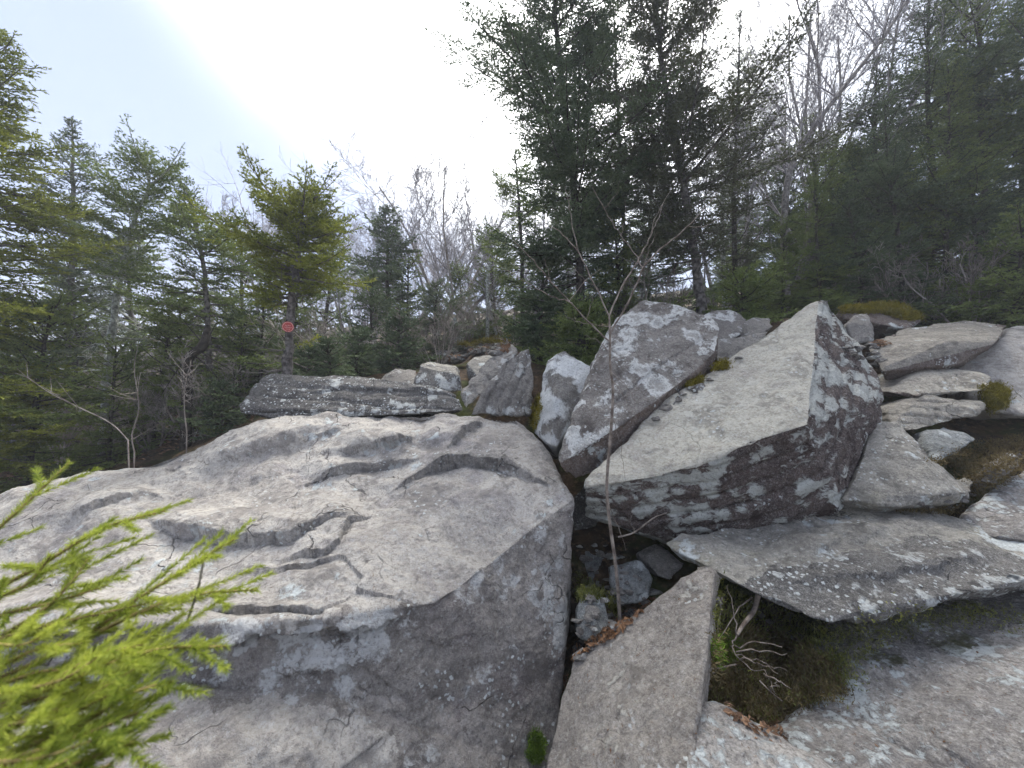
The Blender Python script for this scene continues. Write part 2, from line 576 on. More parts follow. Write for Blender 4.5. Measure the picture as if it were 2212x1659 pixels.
def subdivide(V, T, tag_, k, tmin):
    for it in range(12):
        e = np.sort(np.concatenate([T[:, [0, 1]], T[:, [1, 2]], T[:, [2, 0]]]), 1)
        key = e[:, 0] * (len(V) + 1) + e[:, 1]
        uk, first, inv = np.unique(key, return_index=True, return_inverse=True)
        ue = e[first]
        a, b = V[ue[:, 0]], V[ue[:, 1]]
        ln = np.linalg.norm(a - b, axis=1)
        dist = np.linalg.norm((a + b) / 2 - CENT, axis=1)
        nt = len(T)
        fn = np.cross(V[T[:, 1]] - V[T[:, 0]], V[T[:, 2]] - V[T[:, 0]])
        away = ((V[T[:, 0]] - CENT) * fn).sum(1) > 0.15 * np.linalg.norm(fn, axis=1) * np.linalg.norm(V[T[:, 0]] - CENT, axis=1)
        front = np.zeros(len(ue), bool)
        front[inv[np.concatenate([~away] * 3)]] = True
        mq = (a + b) / 2 - CENT
        dep = np.maximum(mq @ FWD, .05)
        out_ = (np.abs(mq @ RGT) / dep > 1.5) | (np.abs(mq @ UPV) / dep > 1.15)
        thr = np.maximum(tmin, k * dist) * np.where(front & ~out_, 1, 3.5)
        mark = ln > thr
        if not mark.any():
            break
        mid = np.full(len(ue), -1)
        mid[mark] = len(V) + np.arange(mark.sum())
        V = np.vstack([V, (a[mark] + b[mark]) / 2])
        m = mid[inv].reshape(3, nt).T          # midpoints of edges 01, 12, 20
        has = m >= 0
        cnt = has.sum(1)
        out, tg = [T[cnt == 0]], [tag_[cnt == 0]]
        s = cnt == 3
        t, q = T[s], m[s]
        out += [np.stack([t[:, 0], q[:, 0], q[:, 2]], 1), np.stack([q[:, 0], t[:, 1], q[:, 1]], 1),
                np.stack([q[:, 2], q[:, 1], t[:, 2]], 1), q]
        tg += [tag_[s]] * 4
        for r in range(3):                      # one edge marked: edge r
            s = (cnt == 1) & has[:, r]
            t = np.roll(T[s], -r, 1)
            q = m[s][:, r]
            out += [np.stack([t[:, 0], q, t[:, 2]], 1), np.stack([q, t[:, 1], t[:, 2]], 1)]
            tg += [tag_[s]] * 2
            s = (cnt == 2) & ~has[:, r]         # edge r unmarked
            t = np.roll(T[s], -r, 1)            # t0-t1 unmarked, t1-t2 and t2-t0 marked
            q = np.roll(m[s], -r, 1)
            out += [np.stack([t[:, 0], t[:, 1], q[:, 1]], 1), np.stack([t[:, 0], q[:, 1], q[:, 2]], 1), np.stack([q[:, 2], q[:, 1], t[:, 2]], 1)]
            tg += [tag_[s]] * 3
        T, tag_ = np.concatenate(out), np.concatenate(tg)
    return V, T, tag_


def vnormals(V, T):
    fn = np.cross(V[T[:, 1]] - V[T[:, 0]], V[T[:, 2]] - V[T[:, 0]])
    n = np.zeros_like(V)
    for c in range(3):
        for k in range(3):
            n[:, k] += np.bincount(T[:, c], fn[:, k], len(V))
    return n / (np.linalg.norm(n, axis=1)[:, None] + 1e-12)


def edges_of(T, n):
    e = np.sort(np.concatenate([T[:, [0, 1]], T[:, [1, 2]], T[:, [2, 0]]]), 1)
    k = np.unique(e[:, 0] * n + e[:, 1])
    return np.stack([k // n, k % n], 1)


def smooth(V, e, it):
    deg = np.bincount(e.ravel(), minlength=len(V)).astype(float)
    for _ in range(it):
        W = np.empty_like(V)
        for k in range(3):
            W[:, k] = np.bincount(e[:, 0], V[e[:, 1], k], len(V)) + np.bincount(e[:, 1], V[e[:, 0], k], len(V))
        V = 0.5 * V + 0.5 * W / deg[:, None]
    return V


def hull(P):
    bm = bmesh.new()
    for p in P:
        bm.verts.new(p)
    r = bmesh.ops.convex_hull(bm, input=bm.verts[:])
    bmesh.ops.delete(bm, geom=list({v for v in r['geom_interior'] + r['geom_unused'] if isinstance(v, bmesh.types.BMVert) and v.is_valid}), context='VERTS')
    bmesh.ops.triangulate(bm, faces=bm.faces[:])
    bmesh.ops.recalc_face_normals(bm, faces=bm.faces[:])
    bm.verts.index_update()
    V = np.array([v.co[:] for v in bm.verts])
    T = np.array([[v.index for v in f.verts] for f in bm.faces])
    bm.free()
    return V, T


ROCKS = []          # (V, T) of every rock, for laying moss and litter on them


def scarp(PA, NA, line, bvh, h, wu, wd, side=1, jag=0.02, und=0.5, face=0.010):
    """raise the ground on one side of a broken edge, let it fall back slowly behind and open a thin crack at its foot"""
    L = []
    for (x, y) in line:
        hit = bvh.ray_cast(Vector(EYE), Vector(ray(x, y)))
        if hit[0] is not None:
            L.append(np.array(hit[0]))
    if len(L) < 2:
        return PA
    L = np.array(L)
    r = wu * 1.05 + 0.1
    near = ((PA > L.min(0) - r) & (PA < L.max(0) + r)).all(1)
    P, N = PA[near], NA[near]
    best = np.full(len(P), 9e9)
    sd = np.zeros(len(P))
    par = np.zeros(len(P))
    def wob(f, o):
        return np.stack([perlin(P * f + o), perlin(P * f + o + 31), perlin(P * f + o + 77)], 1)
    q = P + .6 * jag * wob(6, 3) + 0.45 * jag * wob(14, 9) + 0.3 * jag * wob(45, 5)
    lens = np.linalg.norm(np.diff(L, axis=0), axis=1)
    cum = np.concatenate([[0], np.cumsum(lens)])
    for i in range(len(L) - 1):
        a, b = L[i], L[i + 1]
        ab = b - a
        t = np.clip(((q - a) @ ab) / (ab @ ab + 1e-9), 0, 1)
        diff = q - a - t[:, None] * ab
        d = np.linalg.norm(diff, axis=1)
        m = d < best
        best[m] = d[m]
        s = np.cross(N[m], ab / (np.linalg.norm(ab) + 1e-9))
        sd[m] = np.sign((diff[m] * s).sum(1)) * side * d[m]
        par[m] = (cum[i] + t[m] * lens[i]) / cum[-1]
    taper = np.clip(np.minimum(par, 1 - par) / 0.3, 0, 1)
    hh = h * taper * (0.75 + 0.5 * perlin(P * 5 + 11))
    up = np.clip(1 - np.maximum(sd, 0) / wu, 0, 1)
    st = sstep(sd, -face, face)
    crack = np.exp(-((sd + 1.2 * face) / (1.1 * face)) ** 2)
    dn = np.exp(np.minimum(sd, 0) / wd) * (sd <= 0)
    disp = hh * (st * up - 0.5 * und * crack - 0.5 * und * dn * (1 - st))
    out = PA.copy()
    out[near] = P + N * disp[:, None]
    return out


def rock(name, pts, mat='grey', label=None, back=0.35, lower=0.15, bulge=0.0, hullmode=True, tris=None, matfn=None, mats=None,
         amp=0.016, freq=3.0, fac=0.006, ff=6.0, wear=0.8, it=7, strata=None, k=0.0085, tmin=0.008, scarps=(), group=None, seed=0, extra=(), cat='rock', crust_and_shade=None, mid=0.008, terr=None):
    P = np.array([U(*p) for p in pts])
    if hullmode:
        c = P.mean(0)
        Q = [P]
        if bulge:
            v = EYE - c
            Q.append((c + bulge * v / np.linalg.norm(v))[None])
        if back:
            B = c + (P - c) * 0.82 + np.array([0, back, 0.0]) + np.array([0.12 * back * np.sign(c[0]), 0, -lower])
            Q.append(B)
        if len(extra):
            Q.append(np.array([U(*p) for p in extra]))
        V, T = hull(np.concatenate(Q))
    else:
        V, T = P, np.array(tris)
    base = BVHTree.FromPolygons([tuple(v) for v in V], [tuple(int(i) for i in t) for t in T])
    fn = np.cross(V[T[:, 1]] - V[T[:, 0]], V[T[:, 2]] - V[T[:, 0]])
    fn /= np.linalg.norm(fn, axis=1)[:, None] + 1e-12
    V, T, par = subdivide(V, T, np.arange(len(T)), k, tmin)
    if matfn is not None:
        cen = V[T].mean(1)
        cen = cen + 0.035 * np.stack([fbm(cen * 9 + o, 3) for o in (1, 40, 80)], 1)
        mi = np.asarray(matfn(fn[par], cen)).astype(int)
    else:
        mi = None
    off = seed * 13.7 + 5.1
    e = edges_of(T, len(V))
    S = smooth(V, e, it)
    w = np.clip(0.62 * wear + 0.9 * perlin(V * 5 + off) + 0.5 * perlin(V * 14 + off), 0.1, 2.0)
    V = V + (S - V) * w[:, None]
    N = vnormals(smooth(V, e, 3), T)
    q = V + off
    d = 1.3 * amp * fbm(q * freq, 4) + mid * fbm(q * 12, 3)
    if terr is not None:                       # broad angular facets meeting in straight creases
        uu, vv = q[:, 0] * .8 - q[:, 1] * .25, q[:, 1] + .25 * q[:, 0]
        top = sstep(N[:, 2], .45, .7)
        d = d + terr[1] * top * (plnoise(uu * terr[0], vv * terr[0] * 1.7, 3) + .4 * plnoise(uu * terr[0] * 2.6, vv * terr[0] * 4, 11) + .12 * plnoise(uu * 12, vv * 15, 29))
    if fac > 0:
        d = d + fac * facet(q * ff + 0.4 * fbm(q * 5, 2)[:, None])
    if strata is not None:
        sn = np.array(strata[0], float)
        sn /= np.linalg.norm(sn)
        hgt = (q @ sn) * strata[1] + 0.35 * fbm(q * 2.2, 3)
        fr = hgt - np.floor(hgt)
        side = 1 - (N @ sn) ** 2
        cell = RV[(np.floor(hgt).astype(int) * 37) & 255, 0]
        d = d + strata[2] * side * (0.9 * cell - 1.3 * np.exp(-(np.minimum(fr, 1 - fr) / 0.10) ** 2))
    V = V + N * d[:, None]
    if scarps:
        for s in scarps:
            V = scarp(V, N, s[0], base, *s[1:])
        N = vnormals(V, T)
        if crust_and_shade is not None:                  # steep ledge faces get a darker grey: weathering, lichen and painted-in shade
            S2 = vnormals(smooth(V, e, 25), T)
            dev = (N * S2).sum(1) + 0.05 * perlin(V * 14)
            mi = np.where((dev[T].mean(1) < .89) & (mi == 0), crust_and_shade, mi)
        V = V + N * (0.003 * fbm(q * 22, 3))[:, None]
    ROCKS.append((V, T))
    ml = [M[m] for m in (mats or [mat])]
    return place(name, V, T, ml, mi=mi, label=label, cat=cat, group=group, kind='thing')


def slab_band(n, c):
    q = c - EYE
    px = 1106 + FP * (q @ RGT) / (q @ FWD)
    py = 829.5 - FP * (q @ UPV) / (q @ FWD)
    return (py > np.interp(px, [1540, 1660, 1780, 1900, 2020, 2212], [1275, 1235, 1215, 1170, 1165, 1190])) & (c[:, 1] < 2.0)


# --- the great boulder -------------------------------------------------------
A = [(-420, 1180, 2.25), (0, 1074, 2.5), (300, 1000, 2.75), (560, 912, 2.95), (850, 890, 3.0), (1120, 900, 2.9), (1182, 985, 2.5), (1236, 1085, 2.12)]      # 0-7 rear rim
B = [(-420, 1420, 1.42), (100, 1365, 1.40), (420, 1362, 1.44), (700, 1345, 1.50), (940, 1303, 1.62), (1060, 1212, 1.82), (1150, 1140, 1.96)]              # 8-14 front rim
Cc = [(-420, 1560, 1.38), (100, 1515, 1.39), (420, 1490, 1.41), (720, 1500, 1.45), (865, 1560, 1.48)]                                                       # 15-19 foot of the upper wall
E = [(-420, 1900, 0.95), (0, 1800, 1.02), (300, 1740, 1.12), (640, 1735, 1.22), (800, 1690, 1.34)]                                                         # 20-24 lip of the lower ledge
Fb = [(-420, 2300, 0.95), (0, 2200, 1.05), (300, 2150, 1.1), (640, 2150, 1.15), (830, 2100, 1.3), (1150, 2100, 1.55)]                                      # 25-30 buried foot
D = [(1190, 1660, 1.62), (1215, 1450, 1.80), (1226, 1250, 1.98)]                                                                                            # 31-33 right edge
K = [(1205, 1400, 2.9), (1150, 1250, 3.4), (600, 1150, 3.9), (-420, 1400, 3.2)]                                                                             # 34-37 hidden rear
MID = [(640, 1105, 2.12), (960, 1060, 2.26), (300, 1170, 1.9)]                                                                                              # 38-40 crown of the top
bp = A + B + Cc + E + Fb + D + K + MID
bt = [(0, 8, 40), (0, 40, 1), (1, 40, 2), (2, 40, 38), (2, 38, 3), (3, 38, 4), (4, 38, 39), (4, 39, 5), (5, 39, 6), (6, 39, 14), (6, 14, 7),
      (8, 9, 40), (9, 10, 40), (40, 10, 38), (10, 11, 38), (11, 12, 38), (38, 12, 39), (12, 13, 39), (13, 14, 39),
      # upper wall
      (8, 15, 9), (9, 15, 16), (9, 16, 10), (10, 16, 17), (10, 17, 11), (11, 17, 18), (11, 18, 12), (12, 18, 19),
      # lower ledge
      (15, 20, 16), (16, 20, 21), (16, 21, 17), (17, 21, 22), (17, 22, 18), (18, 22, 23), (18, 23, 19), (19, 23, 24),
      (20, 25, 21), (21, 25, 26), (21, 26, 22), (22, 26, 27), (22, 27, 23), (23, 27, 28), (23, 28, 24), (24, 28, 29),
      # right front face
      (12, 19, 32), (19, 24, 31), (19, 31, 32), (24, 29, 31), (29, 30, 31), (12, 32, 33), (12, 33, 13), (13, 33, 14), (14, 33, 7),
      # flank and rear
      (31, 30, 34), (32, 31, 34), (33, 32, 34), (7, 33, 34), (7, 34, 6), (6, 34, 35), (6, 35, 5), (5, 35, 4), (4, 35, 36), (4, 36, 3), (3, 36, 2), (2, 36, 37), (2, 37, 1), (1, 37, 0),
      (0, 37, 8), (8, 37, 15), (15, 37, 25), (15, 25, 20), (25, 37, 36), (25, 36, 26), (26, 36, 27), (27, 36, 28), (28, 36, 35), (28, 35, 29), (29, 35, 34), (29, 34, 30)]
bt = [(a, c_, b) for a, b, c_ in bt]
bt = [t[::-1] for t in bt]
front_n = None


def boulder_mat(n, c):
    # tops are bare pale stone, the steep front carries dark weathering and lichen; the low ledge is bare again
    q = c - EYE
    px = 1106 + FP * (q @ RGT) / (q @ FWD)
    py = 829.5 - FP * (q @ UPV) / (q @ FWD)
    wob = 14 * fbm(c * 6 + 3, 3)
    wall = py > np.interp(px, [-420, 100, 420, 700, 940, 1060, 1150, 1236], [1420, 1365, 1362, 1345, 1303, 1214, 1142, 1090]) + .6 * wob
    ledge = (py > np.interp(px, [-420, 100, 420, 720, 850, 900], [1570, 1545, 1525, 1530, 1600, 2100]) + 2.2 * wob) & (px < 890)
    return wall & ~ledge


BS = [([(360, 1040), (470, 1015), (560, 985), (690, 950), (800, 932), (900, 888)], 0.13, .60, .10, 1, .03, .1, .075),
      ([(690, 985), (770, 975), (860, 968), (915, 940), (985, 888)], 0.095, .42, .12, 1, .03, .1, .04),
      ([(960, 985), (1010, 940), (1060, 905), (1100, 893)], 0.085, .45, .12, 1, .03, .1, .05),
      ([(630, 1048), (700, 1022), (760, 1006), (850, 996), (910, 990)], 0.085, .40, .10, 1, .02, .2, .03),
      ([(840, 1055), (925, 1006), (1000, 990), (1085, 1008), (1200, 1060)], 0.10, .48, .12, 1, .02, .4, .018),
      ([(310, 1118), (380, 1150), (480, 1162), (625, 1168), (690, 1140), (780, 1105)], 0.068, .44, .10, 1, .015, .6, .010),
      ([(580, 1208), (640, 1196), (700, 1203), (738, 1185), (752, 1125), (830, 1100)], 0.052, .34, .08, 1, .015, .6, .009),
      ([(440, 1215), (600, 1225), (735, 1212), (785, 1268), (772, 1290), (840, 1303), (925, 1315)], 0.026, .28, .03, 1, .012, 1.4, .004),
      ([(400, 1332), (480, 1322), (560, 1322), (690, 1332), (775, 1290)], 0.03, .26, .04, 1, .012, 1.2, .005),
      ([(300, 1378), (430, 1382), (560, 1370), (700, 1364), (800, 1352), (910, 1325)], 0.07, .12, .14, 1, .03, .9, .012),
      ([(60, 1150), (180, 1120), (300, 1075), (420, 1060)], .05, .4, .1, 1, .03, .2, .05),
      ([(560, 1470), (660, 1450), (790, 1440), (860, 1500), (900, 1530)], 0.03, .12, .1, 1, .03, .6, .012)]
BOULDER = rock('boulder', bp, hullmode=False, tris=bt, matfn=boulder_mat, mats=['pale', 'pale_dark', 'crust_and_shade'], crust_and_shade=2, terr=(1.5, .05), label='massive pale grey boulder with broken ledges filling the near left',
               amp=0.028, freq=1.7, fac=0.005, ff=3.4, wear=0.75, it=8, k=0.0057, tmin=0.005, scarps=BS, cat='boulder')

# --- behind the boulder ------------------------------------------------------
rock('boulder', [(575, 808, 3.35), (612, 810, 3.3), (650, 821, 3.22), (760, 822, 3.22), (845, 819, 3.25), (905, 838, 3.2), (992, 851, 3.12), (1002, 887, 3.0), (850, 893, 2.98), (700, 898, 2.98),
                 (600, 910, 2.93), (512, 886, 2.96), (540, 850, 3.1)], 'dark', 'long dark lichen-spotted block lying across the top of the great boulder', back=.75, lower=.1,
     strata=((0.08, 0.05, 1), 9, .014), amp=.014, seed=2, cat='boulder',
     scarps=[([(600, 850), (720, 842), (860, 842), (990, 853)], .02, .1, .06, 1, .01), ([(880, 838), (920, 846), (945, 860)], .02, .08, .06, 1, .01)])
rock('stone', [(813, 823, 4.1), (835, 802, 4.2), (862, 794, 4.3), (898, 800, 4.3), (905, 832, 4.0), (850, 834, 4.0)], 'grey', 'rounded grey stone behind the long dark block', back=.4, seed=3)
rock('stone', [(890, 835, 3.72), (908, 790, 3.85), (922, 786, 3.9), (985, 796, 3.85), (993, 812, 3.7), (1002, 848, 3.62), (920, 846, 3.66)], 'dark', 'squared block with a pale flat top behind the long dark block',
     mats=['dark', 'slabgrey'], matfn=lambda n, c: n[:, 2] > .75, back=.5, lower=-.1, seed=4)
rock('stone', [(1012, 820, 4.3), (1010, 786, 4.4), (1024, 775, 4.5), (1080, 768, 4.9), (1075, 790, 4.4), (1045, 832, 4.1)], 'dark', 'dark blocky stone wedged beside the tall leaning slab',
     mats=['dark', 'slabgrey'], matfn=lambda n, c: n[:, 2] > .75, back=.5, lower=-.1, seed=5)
rock('slab', [(992, 852, 3.15), (1040, 795, 3.4), (1083, 748, 3.55), (1112, 742, 3.6), (1120, 760, 3.4), (1040, 850, 3.1), (1005, 884, 3.05)], 'grey', 'thin grey slab leaning behind the upright grey one', back=.15,
     lower=0, seed=6, cat='slab', strata=((.7, .1, .6), 12, .01))
rock('slab', [(1016, 897, 2.93), (1036, 848, 2.98), (1088, 783, 3.1), (1128, 757, 3.2), (1146, 752, 3.2), (1154, 800, 3.1), (1152, 897, 2.93)], 'grey', 'upright grey slab with vertical streaks beside the lichened fin', back=.3,
     lower=.05, seed=7, cat='slab', bulge=.05, strata=((.9, .1, -.4), 13, .012))
rock('slab', [(1153, 935, 2.75), (1164, 870, 2.75), (1182, 775, 2.85), (1218, 753, 2.85), (1292, 794, 2.72), (1286, 830, 2.65), (1204, 965, 2.45), (1190, 962, 2.48), (1200, 860, 2.55)], 'fin',
     'narrow standing stone with a white lichen face', back=.4, lower=.2, seed=8, cat='slab', amp=.01)
rock('boulder', [(1290, 762, 2.72), (1328, 692, 2.85), (1383, 643, 2.98), (1432, 650, 2.92), (1535, 690, 2.82), (1557, 712, 2.66), (1546, 762, 2.5), (1480, 820, 2.38), (1395, 882, 2.28), (1330, 895, 2.3),
                 (1240, 985, 2.14), (1206, 1002, 2.12), (1210, 975, 2.18), (1245, 920, 2.34)], 'rings', 'leaning boulder covered in white lichen rings beside the bare sapling', back=.35, lower=.05, seed=9,
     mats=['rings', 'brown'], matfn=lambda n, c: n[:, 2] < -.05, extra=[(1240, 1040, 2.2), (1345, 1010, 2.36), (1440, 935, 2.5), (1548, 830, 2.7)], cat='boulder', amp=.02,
     scarps=[([(1290, 920), (1330, 860), (1450, 770), (1540, 715)], .012, .1, .06, 1, .012)])

# --- the great wedge ---------------------------------------------------------
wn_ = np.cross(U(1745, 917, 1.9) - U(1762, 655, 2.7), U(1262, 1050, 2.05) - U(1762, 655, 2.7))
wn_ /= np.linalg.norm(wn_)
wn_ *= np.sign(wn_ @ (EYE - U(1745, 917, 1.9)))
rock('slab', [(1768, 646, 2.72), (1783, 643, 2.76), (1745, 917, 1.9), (1640, 950, 1.89), (1510, 1004, 1.91), (1400, 1033, 1.96), (1262, 1052, 2.05), (1264, 1035, 2.09), (1420, 880, 2.36), (1560, 785, 2.5),
              (1816, 690, 2.78), (1862, 765, 2.72), (1913, 848, 2.55), (1906, 900, 2.48), (1860, 1010, 2.32), (1832, 1085, 2.2), (1812, 1108, 2.06), (1700, 1142, 2.06), (1560, 1162, 2.1), (1430, 1160, 2.16),
              (1262, 1112, 2.3)], 'tan', 'huge tilted wedge with a smooth tan face and dark lichened sides', back=.3, lower=.25, seed=10, mats=['tan', 'maroon'],
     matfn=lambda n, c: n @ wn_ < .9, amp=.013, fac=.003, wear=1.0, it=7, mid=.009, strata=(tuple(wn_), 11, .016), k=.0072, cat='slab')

# --- stones behind the wedge -------------------------------------------------
rock('stone', [(1520, 674, 3.5), (1545, 668, 3.6), (1585, 668, 3.6), (1610, 690, 3.5), (1600, 725, 3.3), (1560, 740, 3.2), (1535, 715, 3.3)], 'rings', 'pale lichened stone behind the ring-lichened boulder', back=.4, seed=11)
rock('stone', [(1590, 700, 3.6), (1630, 684, 3.8), (1668, 684, 3.8), (1672, 704, 3.6), (1630, 730, 3.4), (1600, 735, 3.4)], 'grey', 'low pale stone with a rusty spot behind the wedge', back=.4, seed=12)
rock('stone', [(1545, 735, 3.1), (1600, 728, 3.2), (1660, 715, 3.3), (1620, 765, 3.0), (1570, 790, 2.9), (1540, 775, 2.9)], 'grey', 'shadowed stone between the wedge and the ring-lichened boulder', back=.4, seed=13)
rock('stone', [(1455, 850, 2.62), (1495, 815, 2.7), (1530, 795, 2.8), (1545, 800, 2.75), (1500, 845, 2.55), (1470, 868, 2.5)], 'blue', 'small pale stone in the cleft behind the wedge', back=.25, seed=14)
rock('stone', [(1400, 900, 2.6), (1440, 865, 2.65), (1462, 860, 2.6), (1440, 890, 2.5), (1410, 915, 2.5)], 'grey', 'small grey stone low in the cleft beside the wedge', back=.2, seed=15)

# --- right-hand rocks --------------------------------------------------------
rock('stone', [(1828, 700, 3.6), (1845, 680, 3.7), (1880, 672, 3.75), (1893, 698, 3.6), (1890, 738, 3.5), (1845, 742, 3.5)], 'grey', 'grey stone behind the top of the wedge', back=.3, seed=16)
rock('ledge', [(1812, 670, 4.0), (1880, 657, 4.2), (1945, 662, 4.2), (2000, 690, 4.0), (1965, 712, 3.8), (1900, 694, 3.9), (1830, 688, 3.9)], 'brown', 'dark ledge capped with golden moss at the wood edge', back=.6, lower=.2, seed=17, cat='ledge')
rock('slab', [(1874, 745, 3.3), (1905, 804, 2.95), (1910, 792, 2.97), (1975, 768, 3.0), (2040, 740, 3.05), (2154, 735, 3.05), (2150, 742, 3.03), (2072, 786, 3.0), (2090, 692, 3.75), (1950, 710, 3.75), (2176, 702, 3.6)],
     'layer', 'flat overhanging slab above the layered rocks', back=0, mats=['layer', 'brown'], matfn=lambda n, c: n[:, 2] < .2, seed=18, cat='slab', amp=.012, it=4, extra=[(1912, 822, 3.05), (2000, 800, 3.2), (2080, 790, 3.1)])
rock('boulder', [(2060, 800, 3.25), (2154, 742, 3.3), (2190, 703, 3.7), (2330, 715, 3.6), (2500, 760, 3.0), (2480, 900, 2.7), (2212, 898, 2.72), (2110, 885, 2.85)], 'pale', 'broad pale boulder behind the moss tuft at the edge of the rocks',
     back=.6, seed=19, cat='boulder')
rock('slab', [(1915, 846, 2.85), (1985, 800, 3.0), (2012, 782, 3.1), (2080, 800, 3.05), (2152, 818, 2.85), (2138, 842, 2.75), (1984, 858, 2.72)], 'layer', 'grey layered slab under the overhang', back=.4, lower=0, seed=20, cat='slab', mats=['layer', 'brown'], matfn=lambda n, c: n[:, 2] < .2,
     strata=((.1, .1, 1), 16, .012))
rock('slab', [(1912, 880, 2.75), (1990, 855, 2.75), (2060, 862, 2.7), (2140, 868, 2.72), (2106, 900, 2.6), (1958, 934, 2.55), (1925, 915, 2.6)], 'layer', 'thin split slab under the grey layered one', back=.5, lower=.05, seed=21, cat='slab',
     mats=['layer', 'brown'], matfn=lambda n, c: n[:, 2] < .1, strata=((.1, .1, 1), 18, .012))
rock('stone', [(1898, 900, 2.45), (1936, 905, 2.42), (1990, 975, 2.25), (2074, 1048, 2.12), (2104, 1076, 2.05), (2036, 1064, 1.98), (1955, 1098, 1.98), (1822, 1078, 2.05), (1850, 1000, 2.3)], 'slabgrey',
     'triangular grey rock between the wedge and the mossy bank', back=.4, lower=.25, seed=22, bulge=.06)
rock('stone', [(1984, 962, 2.5), (1991, 930, 2.55), (2038, 919, 2.6), (2085, 932, 2.55), (2112, 948, 2.5), (2078, 974, 2.38), (2026, 993, 2.35)], 'blue', 'pale rounded stone on the moss below the layered slabs', back=.25, seed=23, bulge=.05)
rock('stone', [(2130, 1012, 2.2), (2160, 990, 2.25), (2186, 979, 2.3), (2202, 1003, 2.2), (2155, 1022, 2.12)], 'grey', 'small grey stone half sunk in the moss', back=.15, seed=24)
rock('stone', [(2055, 1036, 2.25), (2085, 1028, 2.3), (2112, 1034, 2.25), (2108, 1064, 2.12), (2080, 1060, 2.12)], 'slabgrey', 'small flat stone behind the triangular rock', back=.15, seed=25)
rock('slab', [(2050, 1135, 2.0), (2075, 1110, 2.1), (2212, 1015, 2.3), (2400, 960, 2.4), (2500, 1100, 1.9), (2300, 1180, 1.8), (2150, 1160, 1.86)], 'bed', 'flat reddish grey slab above the mossy bank', back=.2, lower=.3, seed=26, cat='slab')
rock('slab', [(1435, 1172, 1.92), (1560, 1150, 2.05), (1700, 1140, 2.1), (1812, 1095, 2.25), (1865, 1084, 2.22), (2000, 1130, 2.02), (2130, 1150, 1.92), (2212, 1168, 1.86), (2380, 1185, 1.8),
              (1445, 1184, 1.88), (1540, 1228, 1.68), (1640, 1286, 1.52), (1755, 1335, 1.43), (1797, 1346, 1.42), (1835, 1325, 1.44), (1900, 1300, 1.49), (1990, 1276, 1.54), (2110, 1242, 1.60),
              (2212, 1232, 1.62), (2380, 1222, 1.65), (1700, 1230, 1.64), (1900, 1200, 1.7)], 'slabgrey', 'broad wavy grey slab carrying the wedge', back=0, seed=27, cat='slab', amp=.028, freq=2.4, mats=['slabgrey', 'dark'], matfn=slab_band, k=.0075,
     extra=[(1600, 1250, 2.0), (1850, 1270, 1.9), (2212, 1210, 2.2), (2000, 1180, 2.5), (1800, 1330, 1.55), (2380, 1240, 1.9)],
     scarps=[([(1560, 1255), (1660, 1220), (1780, 1200), (1900, 1150), (2020, 1142)], .045, .22, .12, 1, .035, .15, .05), ([(1640, 1275), (1760, 1250), (1900, 1255), (2010, 1225), (2212, 1195)], .035, .14, .08, 1, .035, .3, .03)])
rock('slab', [(1526, 1213, 1.52), (1547, 1234, 1.47), (1500, 1560, 1.08), (1478, 1670, 1.0), (1470, 1900, .85), (1140, 1900, 1.05), (1185, 1660, 1.3), (1215, 1500, 1.42), (1240, 1425, 1.5), (1332, 1370, 1.5), (1480, 1245, 1.53)],
     'tri', 'smooth brown-grey triangular slab standing in the cleft', back=0, seed=28, cat='slab', amp=.008, fac=0, it=4, wear=.5, k=.0075,
     extra=[(1560, 1245, 1.62), (1520, 1560, 1.2), (1490, 1760, 1.05), (1260, 1440, 1.65), (1220, 1660, 1.45)])
rock('stone', [(1476, 1690, .95), (1500, 1532, 1.16), (1541, 1503, 1.22), (1602, 1562, 1.16), (1690, 1606, 1.11), (1800, 1664, 1.04), (1920, 1760, .92), (1480, 1850, .82)], 'tri', 'pale slab corner at the foot of the triangular slab',
     back=.12, lower=.25, seed=29, mats=['bed'], amp=.01)
rock('slab', [(1655, 1572, 1.36), (1740, 1522, 1.42), (1826, 1502, 1.46), (1900, 1543, 1.36), (2050, 1662, 1.16), (2130, 1750, 1.05), (1900, 1760, .98), (1700, 1612, 1.24)], 'bed', 'smaller grey bedrock slab left of the long crack',
     back=.2, lower=.35, seed=30, cat='slab', amp=.014, k=.0075)
rock('slab', [(1838, 1500, 1.46), (1745, 1520, 1.42), (1690, 1510, 1.45), (1735, 1430, 1.55), (1800, 1335, 1.72), (1990, 1290, 1.80), (2212, 1270, 1.82), (2420, 1300, 1.7), (2560, 1800, .9), (2145, 1745, 1.05), (2060, 1655, 1.16), (1910, 1538, 1.37)], 'bedmoss',
     'wide speckled bedrock slab right of the long crack', back=.2, lower=.4, seed=31, cat='slab', amp=.016, k=.0075, mats=['bed', 'bedmoss'],
     matfn=lambda n, c: c[:, 1] > 1.58 + .15 * perlin(c * 4), scarps=[([(2080, 1320), (2150, 1350), (2230, 1370)], .02, .1, .08, 1, .02), ([(1900, 1480), (2000, 1440), (2150, 1450)], .01, .2, .1, 1, .03)])

